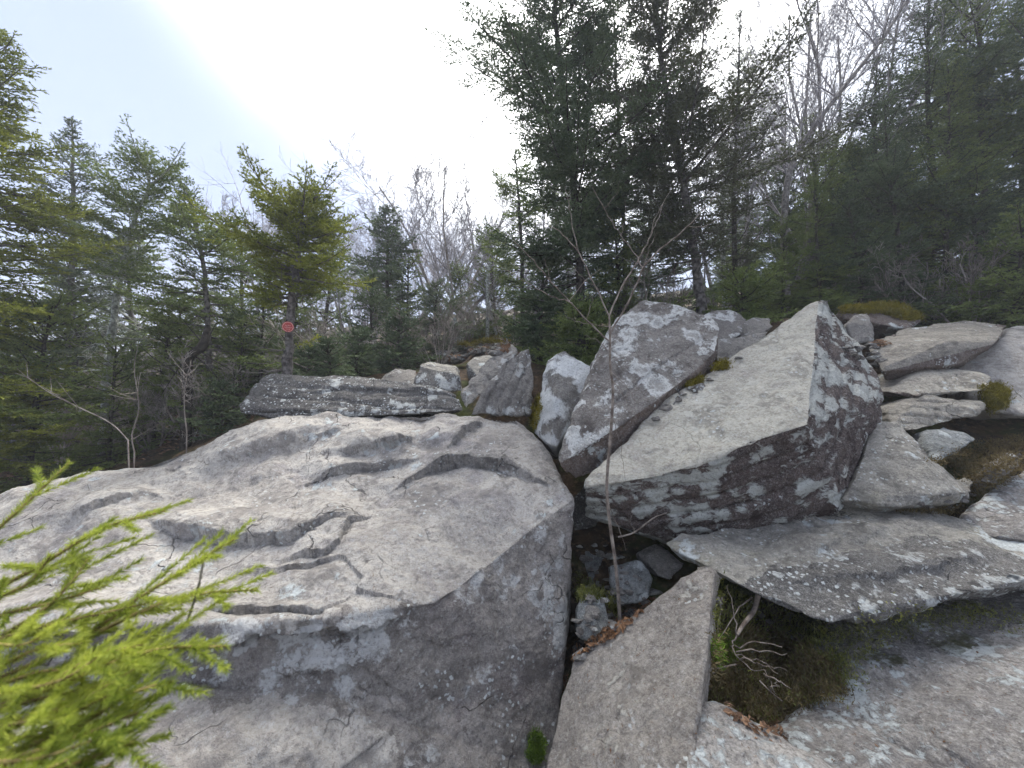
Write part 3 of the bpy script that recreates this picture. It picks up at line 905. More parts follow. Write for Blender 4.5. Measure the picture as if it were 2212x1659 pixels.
# --- stones in the cleft -----------------------------------------------------
rock('stone', [(1244, 1300, 1.85), (1268, 1267, 1.92), (1300, 1283, 1.9), (1322, 1345, 1.8), (1318, 1386, 1.74), (1282, 1397, 1.72), (1246, 1372, 1.76)], 'blue', 'upright oval blue-grey stone deep in the cleft', back=.25, bulge=.06, seed=32)
rock('stone', [(1318, 1222, 2.15), (1385, 1212, 2.15), (1416, 1250, 2.05), (1406, 1286, 1.98), (1380, 1306, 1.95), (1330, 1300, 1.98)], 'blue', 'angular blue-grey stone behind the sapling stem in the cleft', back=.3, bulge=.05, seed=33)
rock('stone', [(1380, 1195, 2.3), (1420, 1175, 2.35), (1484, 1215, 2.2), (1452, 1257, 2.05), (1420, 1242, 2.08)], 'grey', 'grey stone under the lip of the broad slab', back=.3, seed=34)
rock('stone', [(1262, 1190, 2.45), (1292, 1172, 2.5), (1316, 1225, 2.35), (1306, 1290, 2.2), (1270, 1270, 2.25)], 'blue', 'dim grey stone standing at the back of the cleft', back=.3, seed=35)
rock('stone', [(1236, 1085, 2.75), (1262, 1050, 2.8), (1300, 1100, 2.7), (1280, 1160, 2.6), (1240, 1150, 2.6)], 'dark', 'dark stone hidden under the end of the wedge', back=.3, seed=36)

# --- small path stones up the trail -----------------------------------------
for i, (x, y, d, w_, h_, lb) in enumerate([
        (985, 772, 5.2, .28, .10, 'flat stone beside the dark twigs on the trail'), (1030, 757, 5.9, .34, .09, 'flat pale stone halfway up the trail'), (1085, 752, 6.2, .4, .12, 'brown flat stone behind the leaning slab'),
        (1005, 748, 6.8, .35, .1, 'dark flat stone below the mossy bank on the trail'), (1060, 742, 7.2, .5, .1, 'long flat stone at the top of the trail'), (960, 762, 6.2, .3, .1, 'small stone at the foot of the bare bush by the trail')]):
    kx = FP * w_ / d
    ky = FP * h_ / d
    r = random.Random(i)
    rock('path_stone', [(x + kx * .5 * math.cos(t) * r.uniform(.8, 1.1), y - ky * .5 * math.sin(t) * r.uniform(.8, 1.1), d + .1 * math.sin(t)) for t in np.arange(0, 6.28, .9)], r.choice(['grey', 'brown', 'dark']), lb,
         back=.25, lower=.02, seed=40 + i, group='flat stones on the trail', cat='stone', k=.009)

# ------------------------------------------------------------------ moss, litter (laid on the finished rocks and ground)
M['moss_gold'] = plain('golden_moss', (0.10, 0.085, 0.010), (0.30, 0.25, 0.030), 12, .9, .2, island=.5)
M['moss_green'] = plain('dark_green_moss', (0.07, 0.082, 0.018), (0.27, 0.27, 0.065), 12, .9, .2, island=.5)
M['moss_bright'] = plain('bright_green_moss', (0.07, 0.12, 0.012), (0.20, 0.30, 0.03), 14, .9, .2, island=.5)
M['moss_brown'] = plain('brown_moss', (0.075, 0.055, 0.025), (0.25, 0.19, 0.08), 12, .9, .2, island=.5)
M['leaf_dry'] = plain('dry_leaves', (0.09, 0.048, 0.026), (0.30, 0.18, 0.105), 9, .8, .2, island=.7)
M['grass_dry'] = plain('dry_grass', (0.20, 0.135, 0.06), (0.46, 0.37, 0.20), 9, .8, .2, island=.6)
M['straw_red'] = plain('rusty_needles_litter', (0.10, 0.05, 0.025), (0.27, 0.145, 0.07), 9, .8, .2, island=.6)
bpy.context.view_layer.update()
DG = bpy.context.evaluated_depsgraph_get()


def inside(px, py, poly):
    r = np.zeros(len(px), bool)
    n = len(poly)
    for i in range(n):
        (x0, y0), (x1, y1) = poly[i], poly[(i + 1) % n]
        c = ((y0 > py) != (y1 > py)) & (px < (x1 - x0) * (py - y0) / (y1 - y0 + 1e-9) + x0)
        r ^= c
    return r


def surface(poly, n, rs, only=None, minz=-1.0):
    """points and normals on whatever lies in that direction"""
    poly = np.array(poly, float)
    lo, hi = poly.min(0), poly.max(0)
    P, N = [], []
    q = rs.uniform(lo, hi, (int(n * 2.2) + 40, 2))
    q = q[inside(q[:, 0], q[:, 1], poly)][:n]
    for x, y in q:
        ok, loc, nor, _, ob, _ = SC.ray_cast(DG, Vector(EYE), Vector(ray(x, y)))
        if ok and (only is None or ob.name.split('.')[0] in only) and nor.z > minz:
            P.append(loc[:])
            N.append(nor[:])
    return np.array(P).reshape(-1, 3), np.array(N).reshape(-1, 3)


def blades(P, N, per, ln, w, rs, spread=.06, lift=.0, tilt=.7):
    n = len(P) * per
    i = np.repeat(np.arange(len(P)), per)
    base = P[i] + rs.normal(0, spread, (n, 3)) * (1 - .8 * np.abs(N[i])) + N[i] * (lift * rs.uniform(-.3, 1, n))[:, None]
    d = unit(N[i] + np.array([0, 0, .5]) + tilt * rs.normal(size=(n, 3)))
    s = unit(np.cross(d, rs.normal(size=(n, 3)))) * w / 2
    L = ln * rs.uniform(.5, 1.3, n)[:, None]
    V = np.stack([base - s, base + s, base + d * L], 1).reshape(-1, 3)
    return V, np.arange(3 * n).reshape(-1, 3)


def unit(v):
    v = np.asarray(v, float)
    return v / (np.linalg.norm(v, axis=-1, keepdims=True) + 1e-12)


for i, (nm, mt, label, poly, n, per, ln, w, sp, lift, only) in enumerate([
        ('moss', 'moss_gold', 'golden moss cushion on the dark ledge', [(1815, 672), (1830, 662), (1880, 654), (1950, 660), (1990, 682), (2010, 692), (1960, 690), (1900, 676), (1840, 678)], 900, 24, .028, .008, .03, .03, ('ledge',)),
        ('moss', 'moss_gold', 'golden moss tuft between the layered slabs and the pale boulder', [(2125, 838), (2150, 832), (2172, 845), (2168, 880), (2140, 888), (2126, 862)], 300, 24, .026, .006, .025, .03, None),
        ('moss', 'moss_gold', 'small golden moss patch in the cleft behind the wedge', [(1540, 785), (1570, 780), (1572, 798), (1545, 800)], 110, 20, .018, .006, .02, .012, None),
        ('moss', 'moss_gold', 'golden moss patch beside the small pale stone', [(1482, 825), (1512, 815), (1518, 828), (1490, 838)], 110, 20, .018, .006, .02, .012, None),
        ('moss', 'moss_brown', 'brown-gold mossy bank between the right-hand stones', [(2000, 1000), (2110, 955), (2212, 940), (2212, 1010), (2060, 1110), (1930, 1108), (2090, 1085), (2110, 1060), (2040, 1000)], 900, 14, .014, .006, .03, .015, None),
        ('moss', 'moss_green', 'dark green moss hollow under the broad slab', [(1535, 1330), (1550, 1250), (1640, 1300), (1790, 1360), (1830, 1420), (1815, 1490), (1740, 1515), (1640, 1560), (1570, 1520), (1530, 1500)], 800, 14, .018, .005, .03, .012, None),
        ('moss', 'moss_brown', 'brown moss and litter over the floor of the hollow', [(1535, 1390), (1600, 1360), (1720, 1390), (1800, 1440), (1815, 1490), (1740, 1515), (1640, 1560), (1570, 1520), (1530, 1500)], 2300, 14, .018, .005, .03, .014, None),
        ('moss', 'moss_bright', 'bright green moss patch behind the triangular slab', [(1545, 1380), (1570, 1372), (1588, 1400), (1580, 1440), (1545, 1440), (1532, 1410)], 240, 20, .022, .005, .02, .02, None),
        ('moss', 'moss_green', 'moss creeping over the upper edge of the speckled bedrock', [(1790, 1360), (1900, 1320), (2100, 1300), (2212, 1320), (2212, 1370), (2050, 1350), (1900, 1390), (1850, 1480), (1800, 1470)], 260, 12, .012, .005, .03, .008, None),
        ('moss', 'moss_green', 'dark moss among the stones in the cleft', [(1250, 1240), (1330, 1290), (1340, 1340), (1300, 1290), (1245, 1300)], 240, 14, .02, .005, .02, .01, ('ground', 'stone')),
        ('moss', 'moss_bright', 'bright moss tuft low on the front corner of the great boulder', [(1145, 1585), (1162, 1580), (1172, 1600), (1165, 1640), (1148, 1650), (1140, 1620)], 110, 26, .022, .0045, .012, .015, None),
        ('moss', 'moss_gold', 'golden moss at the foot of the lichened fin', [(1148, 880), (1166, 850), (1172, 880), (1160, 925), (1148, 920)], 120, 18, .02, .005, .015, .01, None),
        ('moss', 'moss_gold', 'golden mossy bank at the top of the trail', [(985, 745), (1040, 726), (1100, 722), (1100, 738), (1040, 744), (1000, 752)], 400, 18, .06, .014, .06, .03, None)]):
    rs = np.random.RandomState(100 + i)
    P, N = surface(poly, n, rs, only)
    if len(P) > 3:
        place(nm, *blades(P, N, per, ln, w, rs, sp, lift), [M[mt]], smooth=False, kind='stuff', label=label, cat='moss')


def leaves(P, N, size, rs, up=.012):
    n = len(P)
    u = unit(np.cross(N + .35 * rs.normal(size=(n, 3)), rs.normal(size=(n, 3))))
    v = unit(np.cross(N + .5 * rs.normal(size=(n, 3)), u))
    w = np.cross(u, v)
    s = size * rs.uniform(.6, 1.25, n)[:, None]
    c = P + N * rs.uniform(.2, 1, n)[:, None] * up
    # a curled leaf: spine low, margins raised
    A, B = c - u * s, c + u * s
    m1, m2 = c + v * s * .5 + w * s * .28 + u * s * .1, c - v * s * .5 + w * s * .28 + u * s * .1
    V = np.stack([A, m1, B, m2], 1).reshape(-1, 3)
    k = np.arange(n)[:, None] * 4
    return V, np.concatenate([k + [0, 2, 1], k + [0, 3, 2]])


for i, (nm, mt, label, poly, n, size, only) in enumerate([
        ('leaf_litter', 'leaf_dry', 'dry brown leaves caught behind the pale slab corner', [(1545, 1500), (1600, 1500), (1680, 1545), (1700, 1600), (1640, 1590), (1580, 1555)], 110, .014, None),
        ('leaf_litter', 'leaf_dry', 'scattered brown leaves in the mossy hollow', [(1540, 1340), (1780, 1380), (1810, 1480), (1650, 1550), (1540, 1500)], 60, .012, ('ground',)),
        ('leaf_litter', 'straw_red', 'rusty litter at the foot of the sapling', [(1330, 1340), (1390, 1300), (1420, 1290), (1340, 1370), (1290, 1400), (1240, 1430), (1240, 1400)], 400, .016, None),
        ('leaf_litter', 'leaf_dry', 'brown leaves on the trail above the small stones', [(985, 740), (1100, 720), (1100, 760), (960, 780)], 500, .03, None),
        ('leaf_litter', 'leaf_dry', 'brown leaves under the firs on the right', [(1700, 650), (1900, 620), (2212, 620), (2212, 690), (2000, 700), (1900, 655)], 900, .03, ('ground',)),
        ('leaf_litter', 'leaf_dry', 'dull brown leaves on the forest floor at the left', [(0, 1000), (300, 960), (560, 880), (560, 905), (300, 1000), (0, 1070)], 900, .03, ('ground',)),
        ('leaf_litter', 'leaf_dry', 'rust-coloured leaves beside the overhanging slab', [(1875, 742), (1900, 735), (1925, 742), (1900, 752)], 50, .02, None)]):
    rs = np.random.RandomState(200 + i)
    P, N = surface(poly, n, rs, only)
    if len(P) > 3:
        place(nm, *leaves(P, N, size, rs), [M[mt]], smooth=False, kind='stuff', label=label, cat='leaves')
rs = np.random.RandomState(300)
P, N = surface([(1190, 1659), (1200, 1600), (1218, 1540), (1240, 1560), (1250, 1659)], 300, rs, ('ground',))
if len(P) > 3:
    place('dry_grass', *blades(P, N, 10, .10, .003, rs, .03, 0, .55), [M['grass_dry']], smooth=False, kind='stuff', label='dry straw grass between the great boulder and the triangular slab', cat='grass')
P, N = surface([(1205, 1560), (1215, 1480), (1245, 1440), (1250, 1560), (1235, 1659), (1200, 1659)], 260, rs, ('ground',))
if len(P) > 3:
    place('leaf_litter', *blades(P, N, 10, .05, .004, rs, .03, 0, 1.2), [M['straw_red']], smooth=False, kind='stuff', label='rust-brown needle litter in the gap beside the great boulder', cat='leaves')

# rubble in the gaps
M['rubble'] = M['grey']
rs = np.random.RandomState(310)
VV, FF, n = [], [], 0
for poly, cnt, sz in [([(1240, 1180), (1320, 1170), (1420, 1290), (1340, 1350), (1240, 1430)], 60, .030), ([(1540, 1260), (1640, 1300), (1790, 1360), (1740, 1510), (1560, 1520)], 46, .022), ([(1960, 1090), (2100, 1050), (2212, 960), (2212, 1000), (2060, 1110)], 34, .03),
                      ([(1400, 920), (1460, 860), (1560, 780), (1600, 770), (1480, 870)], 40, .035), ([(1820, 750), (1900, 740), (1910, 780), (1880, 800)], 30, .04), ([(960, 780), (1000, 745), (1110, 740), (1080, 765)], 120, .05)]:
    P, N = surface(poly, cnt, rs)
    for p_, n_ in zip(P, N):
        bv_ = unit(rs.normal(size=(14, 3))) * (rs.uniform(.5, 1.1, 3) * np.array([1.2, 1, .6])) * sz * rs.uniform(.5, 1.5)
        v_, t_ = hull(bv_ + p_)
        VV.append(v_), FF.append(t_ + n)
        n += len(v_)
place('rubble', np.concatenate(VV), np.concatenate(FF), [M['rubble']], smooth=False, kind='stuff', label='small broken rubble lodged in the gaps between the rocks', cat='rubble')

# fallen needles and crumbs lying on the near slabs
rs = np.random.RandomState(320)
P, N = surface([(1220, 1480), (1480, 1250), (1530, 1250), (1480, 1659), (1220, 1659)], 60, rs, ('slab',))
P2, N2 = surface([(1500, 1540), (1840, 1500), (2212, 1330), (2212, 1659), (1500, 1659)], 170, rs, ('slab', 'stone'))
P3, N3 = surface([(330, 1100), (700, 960), (1150, 960), (1200, 1080), (900, 1280), (500, 1330)], 90, rs, ('boulder',))
P, N = np.concatenate([P, P2, P3]), np.concatenate([N, N2, N3])
n = len(P)
u_ = unit(np.cross(N, rs.normal(size=(n, 3))))
w_ = np.cross(N, u_)
L_ = rs.uniform(.003, .009, n)[:, None]
W_ = (rs.uniform(.0006, .0014, n) * np.where(rs.rand(n) < .04, 3, 1))[:, None]
c_ = P + N * .002
V = np.stack([c_ - u_ * L_, c_ - w_ * W_ + N * .001, c_ + u_ * L_, c_ + w_ * W_ + N * .001], 1).reshape(-1, 3)
place('fallen_needles', V, np.arange(4 * n).reshape(-1, 4), [M['straw_red']], smooth=False, kind='stuff', label='brown needles and crumbs of litter strewn over the near slabs', cat='litter')

# ------------------------------------------------------------------ trees
M['needle_lit'] = plain('spruce_needles_yellow_green', (0.075, 0.105, 0.018), (0.33, 0.35, 0.05), 3.5, .7, .25, island=.45)
M['needle_green'] = plain('spruce_needles_green', (0.07, 0.108, 0.03), (0.25, 0.30, 0.085), 3.5, .7, .25, island=.45)
M['needle_dark'] = plain('fir_needles_dark_green', (0.046, 0.074, 0.036), (0.165, 0.215, 0.095), 3.0, .65, .22, island=.4)
M['needle_grey'] = plain('spruce_needles_grey_green', (0.07, 0.095, 0.058), (0.20, 0.235, 0.13), 3.0, .7, .22, island=.4)
M['needle_brown'] = plain('thin_brown_green_needles', (0.052, 0.055, 0.034), (0.13, 0.142, 0.07), 3.0, .7, .22, island=.4)
M['needle_near'] = plain('bright_spruce_needles', (0.15, 0.22, 0.02), (0.56, 0.59, 0.10), 7.0, .6, .42, island=.6)
M['bark'] = plain('spruce_bark', (0.055, 0.046, 0.040), (0.21, 0.19, 0.17), 22, .95, bump=.8, detail=7)
M['bark_dark'] = plain('dark_bark', (0.022, 0.018, 0.015), (0.075, 0.062, 0.05), 22, .95, bump=.8)
M['bark_grey'] = plain('grey_bark', (0.13, 0.115, 0.10), (0.33, 0.30, 0.27), 30, .95, bump=.6, detail=6)
M['bark_lichen'] = plain('lichened_bark', (0.16, 0.16, 0.14), (0.50, 0.52, 0.45), 30, .95, bump=.6, detail=6)
M['twig_pale'] = plain('pale_twigs', (0.22, 0.185, 0.155), (0.42, 0.38, 0.33), 14, .9)
M['twig_brown'] = plain('brown_twigs', (0.15, 0.122, 0.105), (0.33, 0.285, 0.245), 9, .9)
M['twig_mauve'] = plain('mauve_grey_twigs', (0.22, 0.20, 0.205), (0.40, 0.375, 0.38), 9, .9)


def unit(v):
    v = np.asarray(v, float)
    return v / (np.linalg.norm(v, axis=-1, keepdims=True) + 1e-12)


def needles(P, D, Ls, npm, ln, w, rs, spread=(35, 65), taper=False):
    """shoots (origin, direction, length) -> one small blade per needle"""
    P, D, Ls = np.asarray(P), unit(D), np.asarray(Ls)
    n = np.maximum(3, (Ls * npm).astype(int))
    idx = np.repeat(np.arange(len(P)), n)
    N = len(idx)
    t = rs.uniform(0.02, 1, N)
    d = D[idx]
    ref = np.where(np.abs(d[:, 2:3]) < .85, [[0, 0, 1.0]], [[1.0, 0, 0]])
    a = unit(np.cross(d, ref))
    b = np.cross(a, d)
    th = rs.uniform(0, 2 * np.pi, N)
    rad = np.cos(th)[:, None] * a + np.sin(th)[:, None] * b * 0.8
    al = np.radians(rs.uniform(*spread, N)) * (1 - (0.35 if not taper else .12) * t)
    nd = np.cos(al)[:, None] * d + np.sin(al)[:, None] * rad
    base = P[idx] + (t * Ls[idx])[:, None] * d
    side = unit(np.cross(nd, rs.normal(size=(N, 3))))
    l = ln * rs.uniform(.75, 1.15, N)
    if taper:
        l = l * (1 - .12 * t)
    tip = base + nd * l[:, None]
    V = np.stack([base - side * w / 2, base + side * w / 2, tip], 1).reshape(-1, 3)
    return V, np.arange(3 * N).reshape(-1, 3)


def conifer(trunk, r0, crown0, Lmax, nb, seed, npm=150, ln=.017, w=.005, full=2.1, droop=.25, shape=.8, tipup=.25, gap=0.0, lean=(0, 0), twig=.32, step=.055, flat=0.0, dead=0, el=(-8, 50)):
    """trunk polyline -> (trunk mesh, branch mesh, needle mesh); crown0 = where the crown starts along the trunk"""
    rs = np.random.RandomState(seed)
    nb, w, ln, npm, r0, step, Lmax = int(nb * full), w * 2.15, ln * 1.33, npm * .95, r0 * .66, step * .75, Lmax * 1.1
    T = catmull(trunk, 5)
    m = len(T)
    s = np.linspace(0, 1, m)
    H = np.linalg.norm(np.diff(T, axis=0), axis=1).sum()
    rad = r0 * (1 - s) ** .85 + .006
    tv = tubes([(T + rs.normal(0, r0 * .12, T.shape), rad * rs.uniform(.9, 1.1, m))], 9)
    wood, SP, SD, SL = [], [], [], []
    TP, TD, TL = [], [], []
    for i in range(nb + dead):
        is_dead = i >= nb
        u = rs.uniform(.02, crown0 + .15) if is_dead else crown0 + (1 - crown0) * ((i + rs.uniform(0, 1)) / nb)
        if not is_dead and rs.rand() < gap:
            continue
        k = u * (m - 1)
        i0 = min(int(k), m - 2)
        p0 = T[i0] + (k - i0) * (T[i0 + 1] - T[i0])
        v = (u - crown0) / (1 - crown0 + 1e-9)
        az = rs.uniform(0, 2 * np.pi) if flat == 0 else rs.choice([0, np.pi]) + rs.normal(0, flat)
        az = az + 0
        pr = max(.07, (1 - max(v, 0)) ** shape * min(1, .55 + 2.2 * max(v, 0)))
        L = Lmax * pr * rs.uniform(.45, 1.15) * (.8 + .35 * math.sin(v * 17 + seed + 1.7 * math.cos(az)))
        dx = np.array([math.cos(az) + lean[0] * .5, math.sin(az) + lean[1] * .5, 0])
        L *= np.linalg.norm(dx)
        e = math.radians(el[0] + (el[1] - el[0]) * max(v, 0) ** 1.3 + rs.normal(0, 9))
        if is_dead:
            L = Lmax * rs.uniform(.2, .75)
            e = math.radians(rs.normal(-12, 14))
        dx = unit(dx)
        tt = np.linspace(0, 1, 7)
        side = np.array([-dx[1], dx[0], 0]) * rs.normal(0, .12)
        pts = p0 + L * (tt[:, None] * (dx * math.cos(e)) + (tt ** 2)[:, None] * side)
        pts[:, 2] += L * (tt * math.sin(e) - droop * tt ** 2 + tipup * tt ** 3)
        wood.append((pts, np.linspace(.004 + .010 * L, .0025, 7)))
        if is_dead:
            for q in range(rs.randint(2, 6)):
                j = rs.randint(2, 7)
                dd = unit(pts[min(j, 6)] - pts[j - 1] + rs.normal(0, .6 * L / 6, 3)) * rs.uniform(.06, .25)
                wood.append((np.stack([pts[j - 1], pts[j - 1] + dd * .5 + rs.normal(0, .01, 3), pts[j - 1] + dd]), [.003, .002, .001]))
            continue
        ns = max(4, int(L * .9 / step))
        qi = np.arange(ns)
        t = 1 - .9 * (qi + rs.uniform(0, .6, ns)) / ns
        j = np.minimum((t * 6).astype(int), 5)
        seg = pts[j + 1] - pts[j]
        p = pts[j] + (t * 6 - j)[:, None] * seg
        tan = unit(seg)
        lat = unit(np.cross(tan, [0, 0, 1])) * np.where(qi % 2, 1, -1)[:, None]
        ang = np.radians(rs.uniform(34, 64, ns))[:, None]
        d = unit(tan * np.cos(ang) + lat * np.sin(ang) + np.stack([0 * t, 0 * t, rs.normal(-.04, .2, ns)], 1))
        TP.append(p), TD.append(d), TL.append(np.minimum(twig, .5 * L * (1 - t) + .055) * rs.uniform(.7, 1.15, ns))
        SP.append(pts[-2]), SD.append(pts[-1] - pts[-2]), SL.append(np.linalg.norm(pts[-1] - pts[-2]) + .04)
        SP.append(pts[-3]), SD.append(pts[-2] - pts[-3]), SL.append(np.linalg.norm(pts[-2] - pts[-3]))
    SP.append(T[-3]), SD.append(T[-1] - T[-3]), SL.append(np.linalg.norm(T[-1] - T[-3]) + .05)
    for q in range(5):
        SP.append(T[-2]), SD.append(unit(T[-1] - T[-2]) + .8 * rs.normal(size=3)), SL.append(rs.uniform(.06, .12))
    bv, bf = tubes(wood, 4)
    TP, TD, TL = np.concatenate(TP), np.concatenate(TD), np.concatenate(TL)
    z = np.array([0, 0, .0018])
    tw = np.stack([TP + z, TP - z, TP + TD * TL[:, None] * .9], 1).reshape(-1, 3)
    bf = np.concatenate([bf, np.arange(len(tw)).reshape(-1, 3) + len(bv)])
    bv = np.concatenate([bv, tw])
    SP, SD, SL = [np.array(SP), TP], [unit(SD), TD], [np.array(SL), TL]
    l2 = unit(np.cross(TD, [0, 0, 1]))
    r, sgn = .035, 1
    while r < TL.max() - .02:
        k = TL > r + .02
        n = k.sum()
        a2 = np.radians(rs.uniform(32, 62, n))[:, None] * sgn
        SP.append(TP[k] + TD[k] * r)
        SD.append(unit(TD[k] * np.cos(a2) + l2[k] * np.sin(a2) + np.stack([np.zeros(n), np.zeros(n), rs.normal(.03, .25, n)], 1)))
        SL.append(np.minimum(.10, .6 * (TL[k] - r) + .035) * rs.uniform(.7, 1.2, n))
        r += .026
        sgn = -sgn
    SP, SD, SL = np.concatenate(SP), np.concatenate(SD), np.concatenate(SL)
    nv = needles(SP, SD, SL, npm, ln, w, rs)
    return tv, (bv, bf), nv


def put_conifer(name, label, trunk, mat, bark='bark', cat='tree', group=None, **kw):
    tr = np.asarray(trunk, float)
    tv, bv, nv = conifer(tr, **kw)
    o = empty(name, tr[0], label=label, cat=cat, group=group)
    place('trunk', *tv, [M[bark]], parent=o)
    place('branches', *bv, [M[bark]], parent=o, smooth=False, kind='stuff')
    place('crown', *nv, [M[mat]], parent=o, smooth=False)
    return o


def trunk_at(pts, extra=.35):
    """bearing/distance points of a trunk, top last; the foot is carried down into the ground"""
    P = [U(*p) for p in pts]
    z = gz(P[0][0], P[0][1])
    f = P[0].copy()
    if z < f[2] - .05:
        f[2] = z - .08
        P = [f] + P
    return P


def copy_tree(o, label, loc, rz=0.0, sc=1.0, mat=None, group=None):
    c = o.copy()
    COL.objects.link(c)
    c.location = loc
    c.rotation_euler = (0, 0, rz)
    c.scale = (sc, sc, sc)
    c['label'] = label
    if group:
        c['group'] = group
    for ch in list(o.children):
        k = ch.copy()
        COL.objects.link(k)
        k.parent = c
    return c


def on(x, y, d):
    p = U(x, y, d)
    return (p[0], p[1], gz(p[0], p[1]) - .06)


G_LEFT, G_RIGHT = 'evergreens on the left', 'evergreens on the right'
MARKED = put_conifer('spruce_tree', 'round-topped spruce carrying the red trail marker', trunk_at([(618, 822, 3.95), (624, 750, 3.95), (632, 650, 3.95), (641, 560, 3.95), (648, 490, 3.95), (652, 445, 3.95)]), 'needle_lit',
            group=G_LEFT, r0=.085, crown0=.5, Lmax=.74, nb=62, seed=3, npm=170, ln=.019, w=.0055, droop=.16, shape=.3, tipup=.3, dead=18, el=(-4, 52), gap=.12)
put_conifer('spruce_tree', 'tall yellow-green spruce at the left edge of the picture', trunk_at([(-70, 1000, 3.3), (-66, 700, 3.3), (-50, 400, 3.35), (-25, 200, 3.4), (-8, 70, 3.45)]), 'needle_lit',
            group=G_LEFT, r0=.10, full=2.4, crown0=.18, Lmax=1.3, nb=96, seed=5, npm=170, ln=.018, w=.0052, droop=.25, shape=.75, gap=.05, dead=8)
put_conifer('spruce_tree', 'slim grey-green spruce with a spiky tip behind the yellow-green one', trunk_at([(150, 1000, 5.2), (152, 700, 5.2), (158, 450, 5.2), (156, 262, 5.2)]), 'needle_grey',
            group=G_LEFT, r0=.07, crown0=.2, Lmax=1.25, nb=62, seed=6, npm=100, ln=.022, w=.007, droop=.2, shape=.95, gap=.1, dead=10)
CROOKED = put_conifer('spruce_tree', 'crooked spruce with a lichened bare lower trunk', trunk_at([(232, 800, 4.6), (245, 690, 4.6), (262, 590, 4.6), (288, 480, 4.6), (322, 400, 4.6), (300, 335, 4.6)]), 'needle_green', bark='bark_lichen',
            group=G_LEFT, r0=.06, crown0=.5, Lmax=.85, nb=50, seed=8, npm=120, ln=.02, w=.006, droop=.1, shape=.6, gap=.12, dead=34, el=(0, 60))
put_conifer('spruce_tree', 'green spruce with forked tip left of the marker tree', trunk_at([(452, 840, 4.7), (446, 650, 4.7), (430, 520, 4.7), (402, 405, 4.7)]), 'needle_green',
            group=G_LEFT, r0=.06, crown0=.22, Lmax=1.1, nb=60, seed=9, npm=120, ln=.02, w=.006, droop=.18, shape=.55, gap=.15, dead=10)
put_conifer('spruce_tree', 'distant dark spruce between the marker tree and the bare trees', trunk_at([(838, 760, 7.0), (836, 600, 7.0), (838, 520, 7.0), (830, 452, 7.0)]), 'needle_dark', bark='bark_dark',
            group=G_LEFT, r0=.07, crown0=.35, Lmax=.7, nb=46, seed=10, npm=80, ln=.028, w=.010, droop=.2, shape=.5, dead=18)
put_conifer('fir_tree', 'bushy fir leaning over the bare shrubs at the left edge', trunk_at([(60, 1040, 3.7), (75, 900, 3.7), (95, 760, 3.7), (110, 660, 3.7)]), 'needle_green', bark='bark_dark',
            group=G_LEFT, r0=.05, crown0=.1, Lmax=.85, nb=46, seed=11, npm=150, ln=.018, w=.0055, droop=.25, shape=.35, gap=.1, dead=8)
LOWFIR = put_conifer('fir_tree', 'low spreading fir below the lichened spruce', trunk_at([(235, 985, 4.2), (245, 860, 4.2), (250, 740, 4.2)]), 'needle_green', bark='bark_dark',
            group=G_LEFT, r0=.035, crown0=.12, Lmax=.62, nb=36, seed=12, npm=130, ln=.019, w=.006, droop=.22, shape=.4, gap=.1)
SMALLFIR = put_conifer('fir_tree', 'small dark green fir beside the foot of the marker tree', trunk_at([(712, 835, 4.35), (712, 790, 4.35), (706, 738, 4.35)]), 'needle_dark', bark='bark_dark',
            group=G_LEFT, r0=.03, crown0=.05, Lmax=.36, nb=34, seed=13, npm=150, ln=.019, w=.006, droop=.2, shape=.5)
put_conifer('fir_tree', 'dark fir below the distant spruce', trunk_at([(800, 800, 6.0), (802, 690, 6.0), (806, 590, 6.0)]), 'needle_dark', bark='bark_dark',
            group=G_LEFT, r0=.05, crown0=.1, Lmax=.8, nb=44, seed=14, npm=90, ln=.024, w=.008, droop=.25, shape=.5)
put_conifer('fir_tree', 'grey-green fir in front of the bare trees beside the trail', trunk_at([(935, 780, 6.4), (940, 690, 6.4), (944, 615, 6.4)]), 'needle_grey', bark='bark_dark',
            group=G_LEFT, r0=.05, crown0=.12, Lmax=.75, nb=40, seed=15, npm=90, ln=.024, w=.008, droop=.25, shape=.5)
put_conifer('fir_tree', 'shadowed fir behind the marker tree trunk', trunk_at([(560, 860, 5.2), (566, 740, 5.2), (572, 610, 5.2)]), 'needle_dark', bark='bark_dark',
            group=G_LEFT, r0=.05, crown0=.08, Lmax=.75, nb=46, seed=16, npm=100, ln=.022, w=.0075, droop=.25, shape=.5, dead=10)
put_conifer('fir_tree', 'green fir spreading behind the bent dark snag', trunk_at([(395, 930, 5.2), (392, 800, 5.2), (388, 640, 5.2)]), 'needle_green', bark='bark_dark',
            group=G_LEFT, r0=.05, crown0=.25, Lmax=.8, nb=34, seed=17, npm=100, ln=.022, w=.0075, droop=.25, shape=.5, dead=14)
